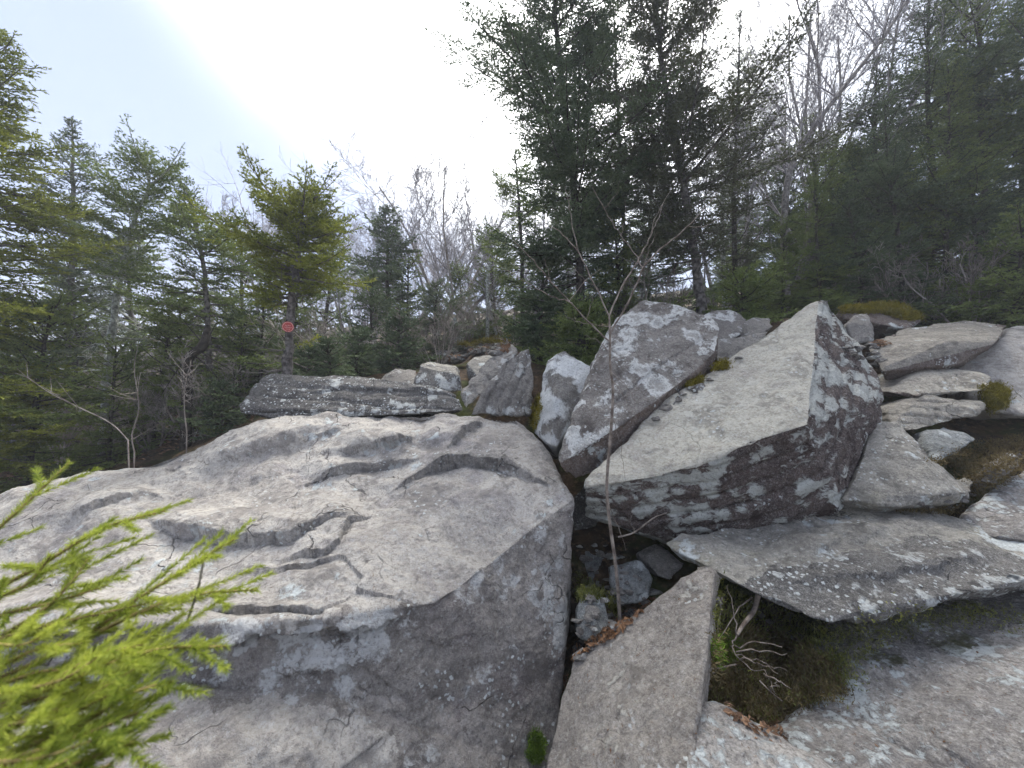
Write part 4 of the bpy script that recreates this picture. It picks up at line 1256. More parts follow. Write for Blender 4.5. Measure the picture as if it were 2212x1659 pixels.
# right of the trail
put_conifer('fir_tree', 'tall dark fir rising left of the bare sapling', trunk_at([(1262, 740, 5.0), (1250, 560, 5.0), (1238, 380, 5.0), (1216, 200, 5.05), (1196, 0, 5.1), (1180, -250, 5.15), (1170, -480, 5.2)]), 'needle_dark', bark='bark_dark',
            group=G_RIGHT, r0=.10, full=2.5, crown0=.18, Lmax=1.42, nb=100, seed=21, npm=110, ln=.021, w=.0068, droop=.12, shape=.3, gap=.12, dead=18, lean=(-.15, -.1), el=(0, 50), twig=.4)
put_conifer('spruce_tree', 'thin-crowned dark spruce with a bare grey lower trunk', trunk_at([(1515, 668, 4.6), (1500, 560, 4.6), (1486, 450, 4.6), (1462, 330, 4.65), (1440, 200, 4.7), (1420, 50, 4.75), (1395, -200, 4.8), (1370, -460, 4.8)]), 'needle_brown',
            group=G_RIGHT, r0=.09, full=2.4, crown0=.24, Lmax=1.35, nb=92, seed=22, npm=105, ln=.021, w=.0062, droop=.1, shape=.4, gap=.1, dead=30, el=(5, 58), bark='bark')
put_conifer('spruce_tree', 'thin brown-green spruce beside the leaning birch', trunk_at([(1590, 640, 5.6), (1585, 480, 5.6), (1590, 300, 5.6), (1600, 20, 5.6)]), 'needle_brown',
            group=G_RIGHT, r0=.07, crown0=.3, Lmax=.7, nb=60, seed=23, npm=90, ln=.021, w=.0055, droop=.1, shape=.5, gap=.2, dead=26, el=(5, 58), bark='bark_dark')
put_conifer('fir_tree', 'low bright green fir behind the lichened fin', trunk_at([(1250, 800, 4.3), (1252, 740, 4.3), (1256, 660, 4.3)]), 'needle_green', bark='bark_dark',
            group=G_RIGHT, r0=.04, crown0=.05, Lmax=.62, nb=44, seed=24, npm=150, ln=.02, w=.006, droop=.22, shape=.4)
put_conifer('fir_tree', 'dense dark fir beside the trail above the leaning slabs', trunk_at([(1165, 780, 5.0), (1168, 680, 5.0), (1180, 540, 5.0)]), 'needle_dark', bark='bark_dark',
            group=G_RIGHT, r0=.05, crown0=.08, Lmax=.75, nb=54, seed=25, npm=130, ln=.02, w=.0065, droop=.22, shape=.5)
put_conifer('fir_tree', 'green fir behind the bare sapling tips', trunk_at([(1340, 720, 5.4), (1335, 600, 5.4), (1325, 440, 5.4)]), 'needle_green', bark='bark_dark',
            group=G_RIGHT, r0=.06, crown0=.1, Lmax=.9, nb=54, seed=26, npm=110, ln=.022, w=.007, droop=.22, shape=.55, gap=.1, dead=10)
put_conifer('fir_tree', 'small fir behind the pale lichened stones', trunk_at([(1600, 690, 4.4), (1602, 650, 4.4), (1606, 585, 4.4)]), 'needle_green', bark='bark_dark',
            group=G_RIGHT, r0=.035, crown0=.05, Lmax=.6, nb=40, seed=27, npm=140, ln=.02, w=.006, droop=.15, shape=.4)
put_conifer('fir_tree', 'broad dark fir filling the gap behind the bare sapling', trunk_at([(1345, 740, 6.0), (1350, 560, 6.0), (1340, 350, 6.0), (1330, 130, 6.0), (1322, -60, 6.0)]), 'needle_dark', bark='bark_dark',
            group=G_RIGHT, r0=.07, crown0=.14, Lmax=1.3, nb=70, seed=28, npm=100, ln=.023, w=.0075, droop=.15, shape=.4, gap=.15, dead=14, twig=.4)
put_conifer('spruce_tree', 'ragged spruce between the tall dark fir and the trail', trunk_at([(1130, 780, 6.6), (1128, 600, 6.6), (1120, 430, 6.6), (1112, 330, 6.6)]), 'needle_green', bark='bark_dark',
            group=G_RIGHT, r0=.06, crown0=.14, Lmax=.85, nb=46, seed=29, npm=90, ln=.024, w=.008, droop=.15, shape=.5, gap=.2, dead=14)
FIRS = []
for i, (x, y0, ytop, d, Lm, mt, lb) in enumerate([
        (1700, 640, 330, 6.6, 1.1, 'needle_dark', 'dark fir behind the leaning birch'),
        (1800, 640, 300, 6.0, 1.15, 'needle_green', 'green fir uphill behind the wedge tip'),
        (1895, 640, 130, 5.6, 1.2, 'needle_dark', 'tall dark fir uphill of the golden mossy ledge'),
        (2010, 650, -60, 5.2, 1.25, 'needle_dark', 'tall dark fir behind the overhanging slab'),
        (2120, 660, -200, 5.0, 1.3, 'needle_green', 'tall green fir behind the broad pale boulder'),
        (2270, 690, -260, 4.5, 1.35, 'needle_dark', 'tall dark fir at the right edge of the picture'),
        (2400, 720, -260, 4.2, 1.4, 'needle_green', 'outermost green fir past the right edge')]):
    FIRS.append(put_conifer('fir_tree', lb, trunk_at([(x, y0, d), (x + 4, (y0 * 2 + ytop) / 3, d), (x - 6, (y0 + 2 * ytop) / 3, d), (x, ytop, d)]), mt, bark='bark_dark', group=G_RIGHT, r0=.08,
                            crown0=.1, Lmax=Lm, nb=74, seed=31 + i, npm=95, ln=.022, w=.0072, droop=.2, shape=.5, gap=.08, dead=22, twig=.4, step=.065))
put_conifer('fir_tree', 'low fir with drooping sprays above the broad pale boulder', trunk_at([(2190, 700, 4.0), (2200, 600, 4.0), (2215, 470, 4.0)]), 'needle_green', bark='bark_dark',
            group=G_RIGHT, r0=.04, crown0=.05, Lmax=.8, nb=46, seed=39, npm=140, ln=.02, w=.006, droop=.3, shape=.4)
# uphill firs closing the wood behind
for i, (x, y, sc, rz, lb) in enumerate([
        (3.2, 9.0, 1.15, 1.0, 'uphill fir seen over the ring-lichened boulder'), (5.2, 8.4, 1.2, 2.0, 'uphill fir seen between the birch and the wedge'), (7.5, 8.0, 1.3, 3.0, 'uphill fir seen above the golden mossy ledge'),
        (9.2, 7.2, 1.3, 4.0, 'uphill fir filling the wood behind the right edge'), (1.6, 10.5, 1.1, 5.0, 'uphill fir left of the tall dark fir'), (6.4, 11.0, 1.4, .4, 'farther fir uphill behind the birch'),
        (10.5, 10.5, 1.5, 1.4, 'farthest fir up the right-hand slope')]):
    copy_tree(FIRS[(i * 2 + 2) % 6], lb, (x, y, gz(x, y) - .1), rz, sc, group=G_RIGHT)


# lower firs closing the right-hand slope
for i, (x, y, d, sc, rz, lb) in enumerate([
        (1690, 660, 5.2, .5, .7, 'half-grown fir at the foot of the leaning birch'), (1775, 655, 5.0, .55, 2.7, 'half-grown fir just behind the wedge tip'), (1860, 650, 4.9, .62, 4.1, 'half-grown fir behind the grey stone by the wedge'),
        (1950, 650, 4.8, .62, 5.0, 'half-grown fir behind the golden mossy ledge'), (2040, 660, 4.7, .66, 1.2, 'half-grown fir behind the flat overhanging slab'), (2130, 670, 4.5, .62, 3.3, 'half-grown fir behind the broad pale boulder'),
        (2230, 690, 5.4, .95, 2.2, 'leaning dark fir at the upper right corner'), (1960, 640, 6.6, 1.1, 3.7, 'tall fir behind the two tallest firs on the right'), (2080, 640, 6.4, 1.15, .3, 'dense fir behind the tall green one on the right'),
        (1850, 630, 7.2, 1.05, 1.9, 'dense fir behind the leaning birch limb')]):
    copy_tree(FIRS[(i * 3 + 1) % 7], lb, on(x, y, d), rz, sc, group=G_RIGHT)
# young evergreens filling the left-hand wood
for i, (src, x, y, d, sc, rz, lb) in enumerate([
        (LOWFIR, 330, 960, 4.9, 1.15, 1, 'young fir behind the leafless shrubs left of the bent snag'), (LOWFIR, 505, 900, 4.7, .95, 2, 'young fir left of the marker tree trunk'), (LOWFIR, 150, 1020, 5.0, 1.3, 3, 'young fir behind the bushy leaning one'),
        (LOWFIR, 20, 1050, 5.2, 1.5, 4, 'young fir low at the left edge behind the pale slim trunk'), (SMALLFIR, 660, 850, 4.7, 1.3, 2, 'little fir right behind the marker tree'), (SMALLFIR, 770, 830, 4.9, 1.3, 4, 'little fir behind the long dark block'),
        (SMALLFIR, 860, 810, 5.4, 1.5, 1, 'little fir behind the rounded grey stone'), (SMALLFIR, 480, 915, 4.3, 1.1, 5, 'little fir at the left end of the long dark block'), (LOWFIR, 620, 850, 6.0, 1.6, .5, 'dark young fir far behind the marker tree'),
        (LOWFIR, 90, 1000, 7.0, 2.2, 1.6, 'fir deep in the wood at the far left'), (LOWFIR, 290, 950, 7.2, 2.3, 4.6, 'fir deep in the wood behind the lichened spruce'), (LOWFIR, 520, 880, 7.6, 2.2, 5.6, 'fir deep in the wood left of the marker tree'),
        (LOWFIR, 690, 830, 8.2, 2.2, .9, 'fir deep in the wood right of the marker tree'), (LOWFIR, 1070, 750, 9.0, 1.8, 2.9, 'fir deep in the wood beyond the trail top'),
        (LOWFIR, 880, 790, 7.0, 1.4, 2.6, 'young fir in front of the wide leafless tree'), (LOWFIR, 1000, 760, 8.2, 1.2, 3.1, 'young fir at the top of the trail')]):
    copy_tree(src, lb, on(x, y, d), rz, sc, group=G_LEFT)


# ------------------------------------------------------------------ bare trees
def bare(seed, H, r0, stems=1, spread=.35, levels=4, kids=(5, 8), up=.25, first=.35, wig=.12, ratio=.55, lean=(0, 0, 0), tip=.002):
    rs = np.random.RandomState(seed)
    out = [[], []]

    def grow(p, d, L, r, lv):
        n = 6 if lv < 2 else (4 if lv < 3 else 2)
        pts, dd = [p], unit(d)
        for i in range(n):
            dd = unit(dd + rs.normal(0, wig, 3) + np.array([0, 0, up * .25]))
            pts.append(pts[-1] + dd * L / n)
        pts = np.array(pts)
        rr = np.linspace(r, max(tip, r * .35), n + 1)
        out[0 if lv == 0 else 1].append((pts, rr))
        if lv >= levels:
            return
        k = rs.randint(*kids)
        for i in range(k):
            t = first + (1 - first) * (i + rs.uniform(0, 1)) / k if lv == 0 else .2 + .8 * (i + rs.uniform(0, 1)) / k
            j = min(int(t * n), n - 1)
            q = pts[j] + (t * n - j) * (pts[j + 1] - pts[j])
            tan = unit(pts[j + 1] - pts[j])
            lat = unit(np.cross(tan, rs.normal(size=3)))
            a = math.radians(rs.uniform(22, 52))
            grow(q, tan * math.cos(a) + lat * math.sin(a), L * ratio * rs.uniform(.7, 1.15) * (1.15 - .5 * t), max(tip, r * (1 - .55 * t) * .6), lv + 1)
    for s in range(stems):
        a = rs.uniform(0, 6.28)
        sp = spread * rs.uniform(.5, 1.2) if stems > 1 else 0
        grow(np.array([.05 * math.cos(a), .05 * math.sin(a), 0]) * (stems > 1), np.array([sp * math.cos(a), sp * math.sin(a), 1]) + np.array(lean), H * rs.uniform(.85, 1.1), r0 * rs.uniform(.75, 1.1), 0)
    return tubes(out[0], 6), tubes(out[1], 3)


def put_bare(name, label, loc, seed, bark='bark_grey', twig='twig_mauve', cat='tree', group=None, **kw):
    tv, cv = bare(seed, **kw)
    o = empty(name, loc, label=label, cat=cat, group=group)
    add('trunk', mesh_tris('trunk', *tv, [M[bark]]), o)
    add('crown', mesh_tris('crown', *cv, [M[twig]]), o)
    return o


GB = 'leafless trees'
bt1 = put_bare('bare_tree', 'wide many-stemmed leafless tree beside the top of the trail', on(950, 745, 8.2), 57, bark='twig_brown', stems=6, spread=.42, H=4.4, r0=.042, levels=4, kids=(5, 8), first=.25, up=.3, wig=.16, tip=.0032, group=GB)
bt2 = put_bare('bare_tree', 'leafless tree behind the distant dark spruce', on(800, 760, 10), 52, stems=4, spread=.4, H=3.3, r0=.04, levels=4, kids=(5, 8), first=.15, wig=.18, up=.35, tip=.0032, group=GB)
bt3 = put_bare('birch_tree', 'birch with upright fine branches behind the thin-crowned spruce', on(1690, 600, 6.2), 53, twig='twig_mauve', stems=4, spread=.22, H=5.2, r0=.038, levels=4, kids=(5, 8), up=.5, first=.2, wig=.09, tip=.0022, group=GB, lean=(.12, 0, 0))
copy_tree(bt3, 'second fine-branched birch uphill of the thin-crowned spruce', on(1560, 640, 7.6), 2.1, 1.15, group=GB)
copy_tree(bt3, 'birch rising behind the green fir uphill of the wedge', on(1800, 620, 8.0), 4.0, 1.2, group=GB)
copy_tree(bt2, 'leafless tree just right of the trail top', on(1050, 735, 10.5), 1.2, .95, group=GB)
copy_tree(bt2, 'far leafless tree right behind the marker spruce', on(715, 780, 10.5), 2.0, 1.1, group=GB)
# the birch that leans out to the right
lb = np.array([U(*p) for p in [(1700, 620, 5.3), (1694, 520, 5.3), (1700, 400, 5.25), (1718, 340, 5.2), (1765, 265, 5.1), (1830, 180, 5.0), (1905, 85, 4.9), (1960, 0, 4.8)]])
lb[0][2] = gz(lb[0][0], lb[0][1]) - .06
rs = np.random.RandomState(5)
o = empty('birch_tree', lb[0], label='thick birch limb leaning out to the upper right', cat='tree', group=GB)
place('trunk', *tubes([(catmull(lb, 4), np.linspace(.05, .014, 29))], 8), [M['bark_grey']], parent=o)
polys = []
cl = catmull(lb, 6)
for i in range(30):
    j = rs.randint(12, len(cl) - 1)
    d = unit(np.array([rs.normal(.15, .5), rs.normal(0, .4), rs.uniform(.5, 1.2)]))
    L = rs.uniform(.5, 1.5)
    q = [cl[j]]
    for k in range(6):
        d = unit(d + rs.normal(0, .12, 3))
        q.append(q[-1] + d * L / 6)
    q = np.array(q)
    polys.append((q, np.linspace(.012, .002, 7)))
    for k in range(9):
        jj = rs.randint(1, 6)
        dd = unit(d + rs.normal(0, .5, 3))
        l2 = rs.uniform(.15, .6)
        polys.append((np.stack([q[jj], q[jj] + dd * l2 * .5 + rs.normal(0, .02, 3), q[jj] + dd * l2]), [.004, .003, .0015]))
place('crown', *tubes(polys, 3), [M['twig_mauve']], parent=o)
# pale thin trunks beside the trail
for i, (x0, y0, x1, y1, d, r, lbm) in enumerate([
        (1052, 735, 1058, 560, 8.0, .045, 'slender white birch trunk right of the trail top'), (1075, 728, 1052, 600, 8.4, .035, 'thin pale trunk leaning left over the trail'),
        (942, 745, 946, 640, 7.6, .06, 'mottled white trunk in front of the wide leafless tree'), (1390, 640, 1384, 530, 6.2, .035, 'white birch stem behind the sapling'),
        (1566, 620, 1562, 400, 6.4, .05, 'pale straight trunk right of the thin-crowned spruce'), (15, 1000, 22, 880, 4.8, .035, 'pale slim trunk low at the left edge')]):
    a, b = U(x0, y0, d), U(x1, y1, d)
    a[2] = min(a[2], gz(a[0], a[1]) - .05)
    T = catmull([a, a + (b - a) * .35 + rs.normal(0, .03, 3), a + (b - a) * .7 + rs.normal(0, .03, 3), b], 4)
    o = empty('birch_tree', a, label=lbm, cat='tree', group='pale thin trunks')
    place('trunk', *tubes([(T, np.linspace(r, r * .55, len(T)))], 7), [M['bark_lichen']], parent=o)
    pl = []
    for k in range(26):
        j = rs.randint(5, len(T))
        dd = unit(np.array([rs.normal(), rs.normal(), rs.uniform(0, 1.2)]))
        l2 = rs.uniform(.2, .9)
        pl.append((np.stack([T[j], T[j] + dd * l2 * .5 + rs.normal(0, .04, 3), T[j] + dd * l2 + [0, 0, .1 * l2]]), [.007, .004, .0015]))
    place('crown', *tubes(pl, 3), [M['twig_mauve']], parent=o)

# bare shrubs
GS = 'leafless shrubs'
sh1 = put_bare('bare_shrub', 'leafless shrub of brown stems below the bent snag', on(420, 960, 4.5), 61, bark='twig_brown', twig='twig_pale', cat='shrub', group=GS, stems=9, spread=.55, H=.8, r0=.010, levels=3, kids=(4, 7), first=.2, wig=.18)
sh2 = put_bare('bare_shrub', 'pale-stemmed leafless shrub beside the dark twigs on the trail', on(945, 775, 5.6), 62, bark='twig_pale', twig='twig_brown', cat='shrub', group=GS, stems=8, spread=.6, H=.75, r0=.011, levels=3, kids=(4, 6), first=.2, wig=.15)
for i, (src, x, y, d, sc, rz, lbm) in enumerate([
        (sh1, 330, 985, 4.6, 1.0, 1, 'leafless shrub left of the bent snag'), (sh1, 500, 940, 5.0, 1.1, 2, 'leafless shrub right of the bent snag'), (sh2, 160, 1030, 4.3, 1.0, 3, 'leafless shrub at the low left end of the great boulder'),
        (sh1, 60, 1060, 4.6, 1.2, 4, 'leafless shrub at the far left edge'), (sh2, 860, 800, 5.8, 1.0, 2.5, 'leafless shrub behind the rounded grey stone'), (sh1, 700, 830, 5.4, 1.2, 5, 'leafless shrub behind the small dark fir'),
        (sh2, 1105, 745, 7.0, 1.1, .5, 'leafless shrub behind the leaning slabs'), (sh1, 1000, 745, 7.6, 1.3, 1.5, 'leafless shrub at the top of the trail'), (sh2, 1420, 700, 5.2, 1.3, 5.5, 'leafless shrub behind the top of the ring-lichened boulder'),
        (sh1, 250, 1000, 5.4, 1.5, .2, 'tall leafless shrub behind the low spreading fir'), (sh2, 620, 860, 6.2, 1.6, 1.8, 'tall leafless shrub behind the marker tree'), (sh1, 480, 900, 6.5, 1.7, 3.6, 'tall leafless shrub behind the forked spruce'),
        (sh2, 2080, 690, 4.4, 1.2, 4.4, 'leafless shrub under the firs at the right'), (sh1, 1940, 660, 4.8, 1.2, 2.2, 'leafless shrub above the golden mossy ledge')]):
    copy_tree(src, lbm, on(x, y, d), rz, sc, group=GS)

# the far leafless wood, one mass
srcs = [bare(71, 3.8, .05, stems=2, spread=.3, levels=3, kids=(5, 7)), bare(72, 3.0, .04, stems=3, spread=.45, levels=3, kids=(4, 7)), bare(73, 1.6, .018, stems=6, spread=.5, levels=3, kids=(3, 5), first=.15)]
rs = np.random.RandomState(9)
VV, FF, n = [], [], 0
for i in range(52):
    y = rs.uniform(7.5, 20)
    x = rs.uniform(-1.5, .28) * y if i < 48 else rs.uniform(0, .9) * y
    if i % 2:
        y = rs.uniform(6.5, 11)
        x = rs.uniform(-1.5, -.25) * y
    s = srcs[2] if i % 2 else srcs[i % 4 // 2]
    a = rs.uniform(0, 6.28)
    sc = rs.uniform(.8, 1.2)
    R = np.array([[math.cos(a), -math.sin(a), 0], [math.sin(a), math.cos(a), 0], [0, 0, 1]]) * sc
    for v, f in s:
        VV.append(v @ R.T + [x, y, gz(x, y) - .05])
        FF.append(f + n)
        n += len(v)
place('leafless_woodland', np.concatenate(VV), np.concatenate(FF), [M['twig_mauve']], kind='stuff', label='far mass of leafless grey-brown trees and brush behind the evergreens', cat='woodland')

# ------------------------------------------------------------------ thin mist in the wood
hz = bmesh.new()
bmesh.ops.create_cube(hz, size=1.0)
hm = bpy.data.meshes.new('haze')
hz.to_mesh(hm)
hz.free()
zlo, zhi = float(gzv.min()) - 1.0, float(gzv.max()) + 6.0
ho = add('haze', hm, None, (0, 230, (zlo + zhi) / 2), kind='stuff', label='thin pale mist hanging through the whole wood', cat='mist')
ho.scale = (1100, 1000, zhi - zlo)
mt = bpy.data.materials.new('mist')
mt.use_nodes = True
mt.node_tree.nodes.clear()
mo = mt.node_tree.nodes.new('ShaderNodeOutputMaterial')
mv = mt.node_tree.nodes.new('ShaderNodeVolumePrincipled')
mv.inputs['Color'].default_value = (0.93, 0.96, 1.0, 1)
mv.inputs['Density'].default_value = 0.0048
mv.inputs['Anisotropy'].default_value = 0.2
mt.node_tree.links.new(mv.outputs[0], mo.inputs['Volume'])
hm.materials.append(mt)
SC.cycles.volume_bounces = 1

# ------------------------------------------------------------------ trail marker on its tree
g = G('red_marker_plastic')
M['marker_red'] = g.bsdf(g.mix(g.ramp(g.noise(60, 3), .4, .7), (0.42, 0.055, 0.05), (0.55, 0.10, 0.085)), .45, None, .4)
M['marker_print'] = plain('faded_pink_print', (0.62, 0.30, 0.25), (0.75, 0.46, 0.40), 90, .6)
M['nail'] = plain('rusty_nail', (0.10, 0.08, 0.07), (0.25, 0.22, 0.2), 90, .5)
mc = U(622, 706, 3.87)
mk = empty('trail_marker', mc, label='round red plastic trail marker nailed to the spruce trunk', cat='marker')
fw = unit(EYE - mc + np.array([.5, 0, 0]))
ux = unit(np.cross([0, 0, 1], fw))
uz = np.cross(fw, ux)


def disc(r0, r1, z, th, n=40, sx=1.0):
    a = np.arange(n) * 2 * math.pi / n
    def ringv(r, h):
        return mc + r * (np.cos(a)[:, None] * ux * sx + np.sin(a)[:, None] * uz) + fw * h
    V = np.concatenate([ringv(r0, z + th), ringv(r1, z + th), ringv(r1 + .0008, z), ringv(max(r0 - .0002, 0), z)])
    i, j = np.arange(n), (np.arange(n) + 1) % n
    F = []
    for k in range(3):
        F += [np.stack([k * n + i, k * n + j, (k + 1) * n + j, (k + 1) * n + i], 1)]
    return V, np.concatenate(F)


place('plate', *disc(.0005, .052, 0, .003), [M['marker_red']], parent=mk, smooth=False)
place('printed_ring', *disc(.0435, .0475, .0032, .0006), [M['marker_print']], parent=mk, smooth=False)


def bar(x0, z0, x1, z1, w):
    a, b = mc + x0 * ux + z0 * uz + fw * .0034, mc + x1 * ux + z1 * uz + fw * .0034
    d = unit(b - a)
    n = np.cross(fw, d) * w / 2
    V = [a - n, b - n, b + n, a + n]
    V += [v + fw * .0006 for v in V]
    return np.array(V), np.array([[4, 5, 6, 7], [0, 1, 5, 4], [1, 2, 6, 5], [2, 3, 7, 6], [3, 0, 4, 7]])


rs = np.random.RandomState(1)
VV, FF, n = [], [], 0
for row, (zc, hw, hh) in enumerate([(.014, .024, .010), (-.006, .030, .012), (-.024, .018, .006)]):   # three lines of worn print
    x = -hw
    while x < hw:
        for seg in range(2):
            v, f = bar(x + rs.uniform(-.001, .001), zc - hh / 2, x + rs.uniform(-.002, .004), zc + hh / 2, .0026) if seg == 0 else bar(x, zc + rs.choice([-hh / 2, 0, hh / 2]), x + .005, zc + rs.choice([-hh / 2, 0, hh / 2]) + .001, .0024)
            VV.append(v), FF.append(f + n)
            n += len(v)
        x += .0082
place('printed_lettering', np.concatenate(VV), np.concatenate(FF), [M['marker_print']], parent=mk, smooth=False)
place('nail', *disc(.0004, .004, .0035, .002, 12), [M['nail']], parent=mk, smooth=False)

# a fresh yellow-green spray low on the marked trunk
rs = np.random.RandomState(2)
M['needle_fresh'] = plain('fresh_yellow_needles', (0.20, 0.23, 0.02), (0.46, 0.46, 0.06), 5, .7, .4, island=.5)
sp_ = catmull([U(634, 752, 3.9), U(650, 742, 3.85), U(668, 738, 3.82), U(690, 727, 3.8)], 4)
bw = place('low_bough', *tubes([(sp_, np.linspace(.004, .0015, len(sp_)))], 5), [M['bark']], parent=MARKED)
P, D, S = [], [], []
for j in range(2, len(sp_) - 1):
    for q in range(3):
        P.append(sp_[j]), D.append(unit(sp_[j + 1] - sp_[j]) + .7 * rs.normal(size=3) * [1, 1, .6]), S.append(rs.uniform(.04, .09))
nv = needles(P, D, S, 260, .02, .006, rs)
add('needles', mesh_tris('needles', nv[0] - np.array(MARKED.location), nv[1], [M['needle_fresh']], smooth=False), bw)

# ------------------------------------------------------------------ bent snag, stump
sn = catmull([U(400, 975, 4.3), U(404, 860, 4.3), U(405, 790, 4.3), U(412, 768, 4.28), U(434, 752, 4.25), U(444, 730, 4.25), U(448, 702, 4.25)], 4)
sn[0][2] = gz(sn[0][0], sn[0][1]) - .05
o = empty('dead_snag', sn[0], label='dark bent snag with a hooked top among the shrubs', cat='tree')
place('trunk', *tubes([(sn, np.interp(np.linspace(0, 1, len(sn)), [0, .6, .75, 1], [.055, .045, .05, .022]))], 8), [M['bark_dark']], parent=o)
pl = []
for i, (x, y) in enumerate([(300, 745), (330, 790), (380, 720), (520, 760), (500, 800), (470, 690), (350, 850), (490, 850), (395, 690)]):
    s_ = sn[rs.randint(5, len(sn) - 6)]
    e_ = U(x, y, 4.25 + rs.uniform(-.2, .2))
    pl.append((catmull([s_, s_ + (e_ - s_) * .5 + rs.normal(0, .03, 3), e_], 4), np.linspace(.010, .002, 9)))
place('branches', *tubes(pl, 4), [M['bark_dark']], parent=o)
st = np.array([U(985, 775, 7.4), U(986, 750, 7.4), U(987, 722, 7.4), U(988, 708, 7.4)])
st[0][2] -= .1
V, F = tubes([(st, [.16, .14, .13, .12])], 12)
V[-12:, 2] += rs.uniform(-.02, .22, 12)
place('broken_stump', V, F, [M['bark_lichen']], label='pale splintered stump beside the trail', cat='stump', smooth=False)
# white lichened dead twigs on the crooked spruce
ct = catmull([U(*p_) for p_ in [(232, 800, 4.6), (245, 690, 4.6), (262, 590, 4.6), (288, 480, 4.6)]], 8)
for i in range(60):
    a = ct[rs.randint(3, len(ct))]
    d = unit(np.array([rs.normal(0, 1), rs.normal(-.2, .5), rs.normal(-.1, .5)]))
    L = rs.uniform(.15, .5)
    pl_ = np.stack([a, a + d * L * .4 + rs.normal(0, .02, 3), a + d * L * .75 + [0, 0, -.04], a + d * L + [0, 0, -.10]])
    V, F = tubes([(pl_, [.006, .005, .003, .0015])] + [(np.stack([pl_[j], pl_[j] + unit(d + .8 * rs.normal(size=3)) * rs.uniform(.05, .14)]), [.003, .001]) for j in (1, 2, 2, 3)], 4)
    place('dead_twig', V, F, [M['bark_lichen']], parent=CROOKED)

# ------------------------------------------------------------------ bare sapling in the cleft
M['sapling_bark'] = plain('sapling_bark', (0.13, 0.10, 0.078), (0.31, 0.26, 0.21), 25, .85, bump=.3)
foot = U(1342, 1345, 1.88)
foot[2] = gz(foot[0], foot[1]) - .03
sp = empty('bare_sapling', foot, label='slim leafless sapling growing out of the cleft', cat='sapling')
stem = catmull([foot, U(1332, 1240, 1.86), U(1316, 1120, 1.84), U(1311, 1040, 1.83), U(1320, 930, 1.82), U(1324, 840, 1.82), U(1318, 789, 1.82), U(1318, 735, 1.82), U(1316, 684, 1.82)], 5)
place('stem', *tubes([(stem, np.linspace(.009, .0048, len(stem)))], 8), [M['sapling_bark']], parent=sp)
for b_, r_ in [([(1316, 684, 1.82), (1286, 617, 1.84), (1250, 546, 1.87), (1216, 508, 1.89), (1187, 487, 1.9)], .0045), ([(1250, 546, 1.87), (1237, 489, 1.9), (1228, 440, 1.92), (1221, 403, 1.94)], .003),
               ([(1318, 738, 1.82), (1266, 690, 1.8), (1229, 651, 1.78), (1190, 607, 1.76), (1151, 565, 1.74), (1109, 520, 1.72)], .0048), ([(1236, 655, 1.78), (1200, 642, 1.76), (1161, 625, 1.74), (1125, 602, 1.72), (1091, 583, 1.7)], .0032),
               ([(1316, 684, 1.82), (1338, 630, 1.84), (1385, 549, 1.88), (1405, 510, 1.9), (1417, 481, 1.9), (1432, 440, 1.92)], .0045), ([(1318, 722, 1.82), (1365, 638, 1.78), (1393, 572, 1.75), (1440, 528, 1.72), (1487, 489, 1.7), (1513, 461, 1.68), (1552, 416, 1.66)], .005),
               ([(1390, 580, 1.76), (1370, 546, 1.8), (1341, 507, 1.84), (1320, 475, 1.87), (1305, 450, 1.9), (1279, 403, 1.92)], .0032), ([(1286, 617, 1.84), (1262, 605, 1.86), (1240, 578, 1.88)], .002), ([(1266, 690, 1.8), (1280, 650, 1.76), (1294, 612, 1.74)], .002),
               ([(1338, 630, 1.84), (1352, 610, 1.8), (1368, 600, 1.78)], .002), ([(1229, 651, 1.78), (1252, 622, 1.8), (1262, 605, 1.82), (1300, 580, 1.85)], .002), ([(1318, 760, 1.82), (1290, 735, 1.84), (1262, 725, 1.86)], .002),
               ([(1316, 705, 1.82), (1270, 700, 1.8), (1235, 690, 1.78), (1220, 680, 1.77)], .0022), ([(1405, 510, 1.9), (1420, 460, 1.92), (1450, 410, 1.95)], .002), ([(1341, 507, 1.84), (1352, 470, 1.83), (1350, 430, 1.83)], .002),
               ([(1487, 489, 1.7), (1520, 488, 1.7), (1560, 470, 1.7)], .0022), ([(1316, 800, 1.82), (1350, 830, 1.74), (1372, 868, 1.70)], .0022), ([(1318, 815, 1.82), (1345, 850, 1.72), (1378, 905, 1.67)], .0018),
               ([(1318, 890, 1.82), (1332, 930, 1.8), (1346, 1000, 1.8), (1352, 1040, 1.8)], .0018), ([(1314, 1090, 1.84), (1340, 1150, 1.82), (1352, 1190, 1.82)], .002), ([(1305, 450, 1.9), (1330, 420, 1.9), (1340, 390, 1.9)], .0016),
               ([(1190, 607, 1.76), (1180, 580, 1.78), (1176, 560, 1.78)], .0016), ([(1393, 572, 1.75), (1400, 545, 1.74), (1420, 500, 1.74)], .002)]:
    c_ = catmull([U(*p) for p in b_], 4)
    c_[1:-1] += rs.normal(0, .003, (len(c_) - 2, 3))
    place('branch', *tubes([(c_, np.linspace(r_ * .9, r_ * .35, len(c_)))], 5), [M['sapling_bark']], parent=sp)

